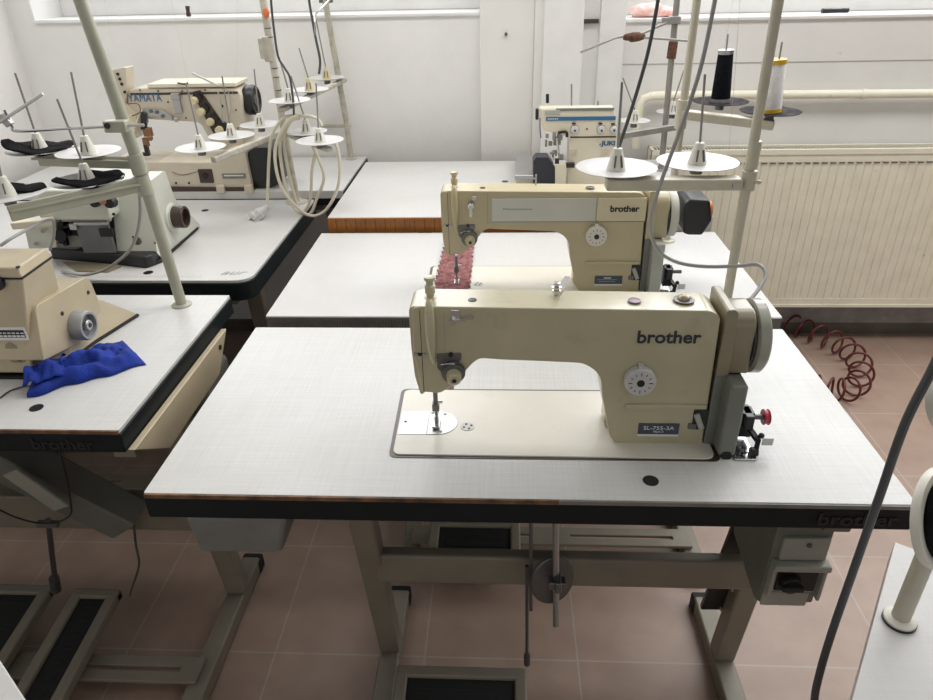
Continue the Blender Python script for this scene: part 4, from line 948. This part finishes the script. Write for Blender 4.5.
# bed
bed_o = PX([(118, 190), (118, 165), (143, 155), (224, 158), (232, 152), (245, 150), (252, 190)], by)
MB().prism(rp(PX([(110, 186), (122, 162), (214, 163), (222, 150), (244, 148), (252, 188)], by), [.01, .03, .006, .03, .02, .01]), 1, by, by+.20).build('bed', SAND, ym, bev=.008, seg=3)
zt3 = P(150, 163, Y=by).z
MB().box(-.84, P(222, 150, Y=by).x, by+.004, by+.20, zt3-.004, zt3+.002).build('bed_cover', JUKC, ym, bev=.003)
MB().prism(rp(PX([(108, 193), (112, 186), (252, 187), (256, 193)], by), .003), 1, by-.008, by+.21).build('base_tray', BROWND, ym, bev=.004)
for x in (221, 249): q = P(x, 189, Y=by-.01); MB().obox(q, (.03, .02, .03)).build('tray_bracket', SAND, ym, bev=.004)
q = P(206, 176, Y=by-.001); MB().obox(q+V((0, .004, 0)), (.052, .014, .05)).build('recess', BROWND, ym, bev=.003)
MB().cyl(q-V((0, .004, -.002)), q-V((0, .008, -.002)), .010).build('recess_knob', BLACK, ym)
for x in (176, 189): q = P(x, 183, Y=by-.001); MB().sphere(q, .004).build('screw', BLACK, ym)
q = P(234, 176, Y=by-.001); np2 = MB().obox(q, (.085, .003, .018)).build('name_plate', GREYE, ym)
MB().obox(q+V((0, -.002, .002)), (.07, .001, .004)).build('plate_line', PRINTW, np2)
MB().tube([P(172, 172, Y=by-.001), P(182, 175, Y=by-.001), P(196, 172, Y=by-.001), P(200, 170, Y=by-.001)], .0009, 5, 4).build('seam', BROWND, ym)
# arm and pillar
ay = 1.66
ao = PX([(127, 107), (127, 90), (137, 88), (236, 88), (242, 97), (244, 150), (216, 150), (206, 135), (200, 122.5), (170, 121), (140, 119)], ay)
MB().prism(rp(ao, [.01, .012, .01, .02, .02, .01, .01, .04, .03, .01, .01]), 1, ay, ay+.13).build('arm', SAND, ym, bev=.008, seg=3)
MB().box(P(128, 0, Y=ay).x, P(236, 84, Y=ay).x, ay-.003, ay+.13, P(150, 88, Y=ay).z, P(150, 85, Y=ay).z+.004).build('top_cover', JUKC, ym, bev=.003)
MB().prism(rp(PX([(112, 70), (126, 67), (127, 88), (125, 104), (142, 122), (138, 138), (130, 138), (120, 110), (113, 90)], ay-.01), .006), 1, ay-.012, ay+.045).build('head', SAND, ym, bev=.006, seg=3)
text('YAMATA', .036, P(145.0, 98.3, Y=ay-.0015), BLUEP, ym, bold=0, sx=.80, space=1.05)
for x, y in ((118, 74), (120, 79), (125, 92), (122, 84)): q = P(x, y, Y=ay-.012); MB().cyl(q, q-V((0, .004, 0)), .005, n=10).build('screw', BLACK, ym)
# front mechanism
MB().tube([P(128, 104, Y=ay-.02), P(138, 104, Y=ay-.03), P(140, 112, Y=ay-.03), P(132, 116, Y=ay-.02)], .0016, 6, 5).build('wire_guide', RUST, ym)
MB().prism(rp(PX([(143, 108), (162, 110), (172, 116), (173, 121), (168, 119), (158, 116), (144, 116)], ay-.014), .004), 1, ay-.018, ay-.008).build('lever', STEEL, ym, bev=.001)
for x, y in ((151, 111), (157, 112), (163, 116), (147, 121)): q = P(x, y, Y=ay-.018); MB().cyl(q, q-V((0, .006, 0)), .006, n=12).build('screw', DSTEEL, ym)
MB().obox(P(144, 121, Y=ay-.02), (.018, .02, .06), rot=Matrix.Rotation(.25, 3, 'Y').to_euler()).obox(P(147, 150, Y=ay-.02), (.014, .016, .04)).obox(P(145, 154, Y=ay-.02), (.034, .02, .012)).build('presser_foot', BLACK, ym, bev=.002)
MB().obox(P(148, 132, Y=ay-.02), (.028, .02, .03)).sphere(P(150, 138, Y=ay-.03), .010).obox(P(146, 142, Y=ay-.02), (.02, .014, .03)).build('needle_clamp', mat('brown_brass', (.25, .13, .07), .4, .5), ym, bev=.002)
MB().obox(P(133, 118, Y=ay-.014), (.026, .006, .022), rot=Matrix.Rotation(.2, 3, 'Y').to_euler()).build('warning_label', YPANEL, ym)
MB().obox(P(176, 96, Y=ay-.006), (.030, .02, .020)).obox(P(178, 106, Y=ay-.006), (.026, .014, .05)).cyl(P(176, 120, Y=ay-.008), P(176, 120, Y=ay-.022), .008).build('solenoid_bracket', STEEL, ym, bev=.003)
for i, (x, y) in enumerate(((196, 100), (203, 111), (212, 121), (221, 129))):
    q = P(x, y, Y=ay-.004)
    tn = MB().cyl(q+V((.010, .004, .010)), q+V((.010, -.012, .010)), .015).build('tension_disc', BLACK, ym)
    MB().cyl(q-V((0, .008, 0)), q-V((0, .030, 0)), .014, .012).build('tension_knob', CLEARW, tn, bev=.002)
MB().prism(rp(PX([(192, 92), (200, 90), (228, 130), (224, 136), (214, 134)], ay-.003), .004), 1, ay-.006, ay+.002).build('tension_plate', BROWND, ym, bev=.001)
for x, y in ((140, 90), (158, 91), (182, 91), (205, 90), (228, 92), (168, 102), (186, 118), (236, 110), (238, 128)): q = P(x, y, Y=ay-.001); MB().sphere(q, .0035, n=10).build('screw', DSTEEL, ym)
q0, q1 = P(130, 93, Y=ay), P(238, 93.8, Y=ay); MB().box(q0.x, q1.x, ay-.001, ay+.002, q1.z, q0.z).build('seam', BROWND, ym)
MB().tube([P(218, 92, Y=ay-.01), P(221, 104, Y=ay-.016), P(222, 118, Y=ay-.016), P(226, 128, Y=ay-.01)], .0022, 6, 5).tube([P(228, 90, Y=ay-.01), P(231, 108, Y=ay-.016), P(227, 126, Y=ay-.014)], .0018, 6, 5).build('thread_guide', STEEL, ym)
MB().tube([P(142, 110, Y=ay-.02), P(136, 124, Y=ay-.024), P(133, 136, Y=ay-.02)], .004, 8, 5).build('needle_guard', JUKC, ym)
q = P(130, 126, Y=ay-.014); MB().obox(q, (.05, .004, .07)).build('head_cover', JUKC, ym, bev=.002)
for x, y in ((198, 93), (222, 106)): q = P(x, y, Y=ay-.004); MB().sphere(q, .005).build('screw', BLACK, ym)
MB().bar(P(192, 73, Y=ay-.03), P(219, 86, Y=ay-.02), .008, .006).build('top_bar', WHITE, ym, bev=.001)
MB().tube([P(178, 83, Y=ay-.004), P(184, 84, Y=ay-.02), P(188, 83, Y=ay-.02)], .003, 6, 4).build('thread_hook', BLACK, ym)
hw = P(247, 100, Y=ay+.065)
MB().lathe(hw, (1, -.04, 0), [(0, 0), (.048, 0), (.051, .005), (.051, .03), (.047, .036), (.040, .036), (.037, .028), (0, .028)], 48).build('handwheel', BLACK, ym)
MB().lathe(hw+V((.026, 0, 0)), (1, -.04, 0), [(0, 0), (.021, 0), (.019, .009), (.009, .010), (.008, .004), (0, .004)], 24).build('wheel_hub', DSTEEL, ym)
MB().prism(rp(PX([(252, 187), (250, 150), (256, 146), (272, 146), (283, 158), (284, 180), (272, 186)], by+.05), .01), 1, by+.02, by+.17).build('belt_cover', BLACK, ym, bev=.012, seg=3)

# ---------------------------------------------------------------- far overlock on the third table
jk = thing('overlock_machine', 'small off-white overlock with a blue stripe on the third table', 'sewing machine', (.85, 1.6, .84))
jy = 1.60
MB().prism(rp([(a, max(b, .8402)) for a, b in PX([(567, 187), (569, 137), (543, 130), (540, 109), (613, 110), (617, 120), (617, 187)], jy)], [.004, .012, .01, .014, .014, .01, .004]), 1, jy, jy+.07).build('body', JUKC, jk, bev=.006, seg=3)
MB().box(P(543, 0, Y=jy).x, P(614, 110, Y=jy).x, jy+.002, jy+.055, P(580, 110, Y=jy).z-.002, P(580, 110, Y=jy).z+.006).build('top_cover', JUKC, jk, bev=.003)
q0, q1 = P(545, 110, Y=jy), P(560, 114.5, Y=jy); MB().box(q0.x, q1.x, jy-.003, jy+.01, q1.z, q0.z).build('top_window', GREYL, jk, bev=.002)
q0, q1 = P(556, 108.5, Y=jy), P(614, 110.5, Y=jy); MB().box(q0.x, q1.x, jy-.0015, jy+.006, q1.z, q0.z).build('cover_edge', GREYE, jk)
q0, q1 = P(546, 117, Y=jy), P(615.5, 120, Y=jy); MB().box(q0.x, q1.x, jy-.0018, jy+.002, q1.z, q0.z).build('blue_stripe', BLUEP, jk)
m = MB()
for k in range(6): m.box(q0.x+.006+k*.006, q0.x+.010+k*.006, jy-.0024, jy-.0015, q0.z-.008, q0.z-.0045)
m.build('stripe_print', PRINTW, jk)
for x, r_ in ((574.5, .0165), (601, .0165), (613.5, .015)):
    q = P(x, 129.5, Y=jy)
    d = MB().lathe(q+V((0, .001, 0)), (0, -1, 0), [(0, 0), (r_, 0), (r_, .003), (r_*.5, .004), (0, .004)], 28).build('tension_disc', GREYL, jk)
    MB().lathe(q-V((0, .003, 0)), (.05, -1, 0), [(0, 0), (r_*.82, 0), (r_*.78, .012), (r_*.5, .015), (0, .015)], 24).build('tension_knob', WHITE, d)
    MB().cyl(q-V((0, .0178, 0)), q-V((0, .020, 0)), .0035).build('knob_screw', BLACK, d)
    MB().obox(q+V((-.004, -.003, r_+.004)), (.012, .006, .004)).build('thread_guide', BLACK, d)
q = P(587, 129, Y=jy); MB().cyl(q, q-V((0, .002, 0)), .003).build('screw', BLACK, jk)
q0, q1 = P(570, 136.5, Y=jy), P(616, 137.5, Y=jy); MB().box(q0.x, q1.x, jy-.001, jy+.002, q1.z, q0.z).build('seam', BROWND, jk)
text('JUKI', .0195, P(608.5, 143.5, Y=jy-.001), BLUEP, jk, bold=.0010, sx=1.25)
q = P(600, 144, Y=jy-.001); MB().prism([(q.x-.003, q.z-.004), (q.x+.005, q.z-.004), (q.x+.001, q.z+.003)], 1, jy-.001, jy+.001).build('logo_mark', BLUEP, jk)
mm = MB(); rr_ = random.Random(5)
for k in range(14):
    q = P(545+rr_.random()*16, 136+rr_.random()*24, Y=jy+rr_.random()*.03); mm.obox(q, (.008+rr_.random()*.012, .012, .008+rr_.random()*.022))
mm.build('needle_mechanism', STEELG, jk, bev=.002)
MB().bar(P(557, 138, Y=jy-.005), P(559, 160, Y=jy-.01), .007, .007).obox(P(556, 156, Y=jy-.01), (.016, .014, .014)).build('needle_bar', CHROME, jk, bev=.001)
MB().obox(P(557, 161, Y=jy-.012), (.014, .012, .020)).obox(P(556, 155, Y=jy-.018), (.006, .005, .006)).build('presser_foot', BLACK, jk, bev=.002)
MB().prism(rp([(a, max(b, .8402)) for a, b in PX([(555, 186), (555, 166), (553, 164), (566, 164), (565, 186)], jy-.02)], .003), 1, jy-.03, jy).build('column', JUKC, jk, bev=.004)
MB().tube([P(558, 133, Y=jy-.006), P(566, 132, Y=jy-.008), P(567, 137, Y=jy-.008)], .005, 8, 4).obox(P(570, 165, Y=jy-.01), (.03, .02, .014)).build('presser_lever', BLACK, jk)
MB().prism(rp([(a, max(b, .8402)) for a, b in PX([(533, 187), (533, 160), (536, 156), (548, 156), (556, 168), (556, 187)], jy)], .004), 1, jy-.02, jy+.05).build('cloth_plate', mat('navy_plate', (.02, .022, .035), .4), jk, bev=.004)
MB().box(P(515.5, 181, Y=1.60).x, P(537, 181, Y=1.60).x, 1.60, 1.70, .84, .868).build('side_base', JUKC, jk, bev=.003)
loft(MB(), [xy(P(514.5, 179, Z=.87)), xy(P(537, 179, Z=.87)), xy(P(530, 156, Z=.87)), xy(P(516, 156, Z=.87))], .868, [xy(P(514.5, 175, Z=.882)), xy(P(537, 175, Z=.882)), xy(P(530, 152, Z=.882)), xy(P(516, 152, Z=.882))], .882).build('chip_tray', STEEL, jk, bev=.003)
MB().cyl(P(547.5, 103, Y=jy+.05), P(547.5, 94, Y=jy+.05), .0055).build('front_knob', BLACK, jk, bev=.001)
MB().obox(P(537, 114, Y=jy+.02), (.011, .02, .036)).build('side_knob', BLACK, jk, bev=.004)
MB().tube([P(540, 118, Y=jy), P(540, 128, Y=jy), P(541, 138, Y=jy)], .002, 6, 3).build('side_wire', DSTEEL, jk)
MB().cyl(P(571.5, 107, Y=jy+.05), P(571.5, 84, Y=jy+.05), .0028).cyl(P(598, 107, Y=jy+.05), P(598, 101, Y=jy+.05), .003).build('top_pin', STEELG, jk)
q = P(605, 152, Y=jy-.001); MB().obox(q, (.028, .004, .02)).sphere(q+V((.004, -.004, 0)), .003).build('side_plate', SAND, jk, bev=.001)
q = P(573, 152, Y=jy-.001); MB().obox(q, (.026, .004, .02)).sphere(q+V((.002, -.004, 0)), .003).build('side_plate', SAND, jk, bev=.001)
tag(MB().lathe(P(554, 181.5, Z=.84)+V((0, -.10, 0)), (0, 0, 1), [(0, 0), (.013, 0), (.013, .001), (0, .001)], 20).build('hole_cap', BLACK), 'dark hole cap on the orange edged table, hidden by the second machine', 'cap') if False else None
q = P(505, 181.5, Z=.84); tag(MB().lathe(q, (0, 0, 1), [(0, 0), (.012, 0), (.012, .001), (0, .001)], 20).build('hole_cap', BLACK), 'small dark hole cap on the orange edged table, left of the far overlock', 'cap')

# ---------------------------------------------------------------- right foreground table with stand
T7 = thing('sewing_table', 'white table corner at the bottom right with a pole flange on it', 'table', (1.2, -.3, 0))
c0 = P(895, 542, Z=.8); c1 = P(852, 700, Z=.8); d1 = (c1-c0).normalized(); d2 = (P(921, 550.5, Z=.8)-c0).normalized()
n2 = V((-d1.y, d1.x, 0)); n2 = n2 if n2.x > 0 else -n2
q4 = [c0, c0+d1*.60, c0+d1*.60+n2*1.0, c0+n2*1.0]
MB().prism([xy(v) for v in q4], 2, .76, .7885).build('edge_band', GREYL, T7, bev=.002)
MB().prism([xy(v) for v in q4], 2, .7888, .8).build('tabletop', LAM2, T7, bev=.001)
for v in (c0+d1*.10+n2*.12, c0+d1*.5+n2*.12, c0+d1*.1+n2*.9, c0+d1*.5+n2*.9):
    MB().box(v.x-.02, v.x+.02, v.y-.02, v.y+.02, 0, .76).build('leg', BLACK, T7, bev=.003)
sb_ = P(899, 621, Z=.8)
S7 = thing('thread_stand', 'nearest cream thread stand at the right edge with black padded discs', 'thread stand', sb_, 'thread stands')
pole(S7, sb_, sb_+V((.0, 0, .62)), .0108, POLE, False)
MB().lathe(sb_, (0, 0, 1), [(0, .003), (.0185, .003), (.0185, .006), (.013, .009), (0, .009)], 32).build('flange', CREAMP, S7)
MB().lathe(sb_, (0, 0, 1), [(0, 0), (.0195, 0), (.0195, .003), (0, .003)], 32).build('flange_gasket', BLACK, S7)
def bigdisc(px, py, YY, r, ax):
    c = P(px, py, Y=YY); ax = V(ax).normalized()
    d = MB().lathe(c, ax, [(0, -.006), (r*.5, -.008), (r, -.004), (r*1.02, 0), (r, .006), (r*.86, .006), (0, .004)], 48).build('thread_disc', CREAMP, S7)
    MB().lathe(c+ax*.002, ax, [(0, .004), (r*.84, .004), (r*.86, .008), (r*.80, .012), (0, .012)], 48).build('foam_pad', FOAM, d)
    return c
cA = bigdisc(938, 518, -.20, .058, (.5, -.6, .35)); cB = bigdisc(944, 398, -.20, .033, (.5, -.6, .35))
MB().bar(cA+V((-.0, .012, -.004)), V((sb_.x, sb_.y, cA.z)), .02, .016).bar(cB+V((-.0, .012, -.004)), V((sb_.x, sb_.y, cB.z)), .02, .016).build('arm', POLE, S7, bev=.003)

# table corner at bottom left
T8 = thing('sewing_table', 'grey-white table corner cut by the bottom left corner of the picture', 'table', (-.3, -.3, 0))
k0, k1 = P(0, 660, Z=.8), P(26, 700, Z=.8)
dd = (k1-k0).normalized(); nn = V((dd.y, -dd.x, 0)); nn = nn if nn.y < 0 else -nn
q4 = [k0-dd*.55, k1+dd*.65, k1+dd*.65+nn*.6, k0-dd*.55+nn*.6]
MB().prism([xy(v) for v in q4], 2, .76, .80).build('tabletop', LAM2, T8, bev=.002)
for v in (q4[0]+dd*.06+nn*.06, q4[1]-dd*.06+nn*.06, q4[2]-dd*.06-nn*.06, q4[3]+dd*.06-nn*.06):
    MB().box(v.x-.02, v.x+.02, v.y-.02, v.y+.02, 0, .76).build('leg', FRAME, T8, bev=.003)

# coiled red hose on the floor by the radiator
path = [P(x, y, Z=.052) for x, y in ((770, 318), (786, 322), (802, 328), (820, 335), (838, 343), (851, 352), (860, 364), (861, 377), (853, 388), (838, 390), (822, 387), (808, 386))]
cs = []
for i in range(len(path)-1):
    p0, p1, p2, p3 = path[max(i-1, 0)], path[i], path[i+1], path[min(i+2, len(path)-1)]
    for k in range(20):
        t_ = k/20; cs.append(.5*((2*p1)+(p2-p0)*t_+(2*p0-5*p1+4*p2-p3)*t_*t_+(3*p1-p0-3*p2+p3)*t_**3))
L_ = 0; hp = []
for i, p in enumerate(cs):
    if i: L_ += (p-cs[i-1]).length
    d = (cs[min(i+1, len(cs)-1)]-cs[max(i-1, 0)]).normalized(); s_ = V((0, 0, 1)).cross(d).normalized()
    dens = 1+.5*(i > 70)
    ph = i/len(cs)*2*PI*15
    hp.append(p+.044*(math.cos(ph)*V((0, 0, 1))+math.sin(ph)*s_))
tag(MB().tube(hp, .005, 8, 3).build('coiled_hose', HOSE), 'dark red coiled air hose lying on the floor under the radiator', 'hose')

# loose threads rising from the machines
def thr(label, pts, r=.0004): tag(MB().tube(pts, r, 4).build('thread', THREADL), label, 'thread')
thr('thin pale thread rising above the sand coloured machine head', [P(117, 66, Y=1.66), P(104, 0, Y=1.66), P(100, -30, Y=1.66)])
thr('thin pale thread rising in the middle above the sand coloured machine', [P(188, 82, Y=1.63), P(180, 40, Y=1.6), P(171, 0, Y=1.6), P(166, -20, Y=1.6)])
thr('thin pale thread rising near the black handwheel by the wall', [P(232, 96, Y=1.6), P(238, 60, Y=1.6), P(237, 0, Y=1.6), P(237, -20, Y=1.6)])
thr('thin pale thread left of the white yellow-rimmed spool', [P(724, 50, Y=dB1.y), P(733, 0, Y=1.1), P(736, -20, Y=1.1)])
thr('thin pale thread passing between the black and white spools', [P(729, 148, Y=.5), P(736, 60, Y=.5), P(740, 0, Y=.5), P(741, -20, Y=.5)])

# ---------------------------------------------------------------- light
def area(name, loc, rot, sx, sy, e, col=(1, 1, 1)):
    l = bpy.data.lights.new(name, 'AREA'); l.shape = 'RECTANGLE'; l.size = sx; l.size_y = sy; l.energy = e; l.color = col
    o = bpy.data.objects.new(name, l); COL.objects.link(o); o.location = loc; o.rotation_euler = rot; return o
area('added_overhead_fill', (1.45, 1.15, 2.45), (0, 0, 0), 4.8, .5, 38, (1, .97, .92))  # added unseen fill, brightens back wall and tabletops but not the machine fronts
area('daylight_left_window', (-.39, WY+.17, 2.11), (math.radians(-80), 0, 0), 1.7, 1.2, 26, (.95, .97, 1))
area('daylight_right_window', (2.6, WY+.17, 2.10), (math.radians(-80), 0, 0), 3.1, 1.2, 74, (.95, .97, 1))
w = bpy.data.worlds.new('room_ambient'); SC.world = w; w.use_nodes = True; N = w.node_tree.nodes; L = w.node_tree.links
bg = N['Background']; tc = N.new('ShaderNodeTexCoord'); sp_ = N.new('ShaderNodeSeparateXYZ'); L.new(tc.outputs['Generated'], sp_.inputs[0])
K_TOP, K_RIGHT, D_LO, K_FRONT = .5, 1.45, .74, .95
def ramp(src, lo, hi, k, smooth=True):
    m = N.new('ShaderNodeMapRange'); m.interpolation_type = 'SMOOTHSTEP' if smooth else 'LINEAR'
    m.inputs['From Min'].default_value = lo; m.inputs['From Max'].default_value = hi; m.inputs['To Min'].default_value = 0; m.inputs['To Max'].default_value = k
    L.new(src, m.inputs['Value']); return m.outputs[0]
def add(a, b):
    m = N.new('ShaderNodeMath'); m.operation = 'ADD'; L.new(a, m.inputs[0]); L.new(b, m.inputs[1]); return m.outputs[0]
def lobe(d, lo, k):
    m = N.new('ShaderNodeVectorMath'); m.operation = 'DOT_PRODUCT'; L.new(tc.outputs['Generated'], m.inputs[0]); m.inputs[1].default_value = V(d).normalized(); return ramp(m.outputs['Value'], lo, 1, k)
tot = add(add(ramp(sp_.outputs['Z'], D_LO, 1.0, K_TOP), lobe((.75, .12, .72), .74, K_RIGHT)), add(ramp(sp_.outputs['Y'], .5, .9, .8), lobe((.1, -1, .28), .8, K_FRONT)))
ml = N.new('ShaderNodeMath'); ml.operation = 'MULTIPLY'; ml.inputs[1].default_value = .9; L.new(tot, ml.inputs[0])
bg.inputs['Color'].default_value = (1, .98, .955, 1); L.new(ml.outputs[0], bg.inputs['Strength'])

vs = SC.view_settings; vs.view_transform = 'Standard'; vs.look = 'None'; vs.gamma = 1; vs.exposure = 0; vs.use_curve_mapping = False
SC.cycles.use_denoising = True
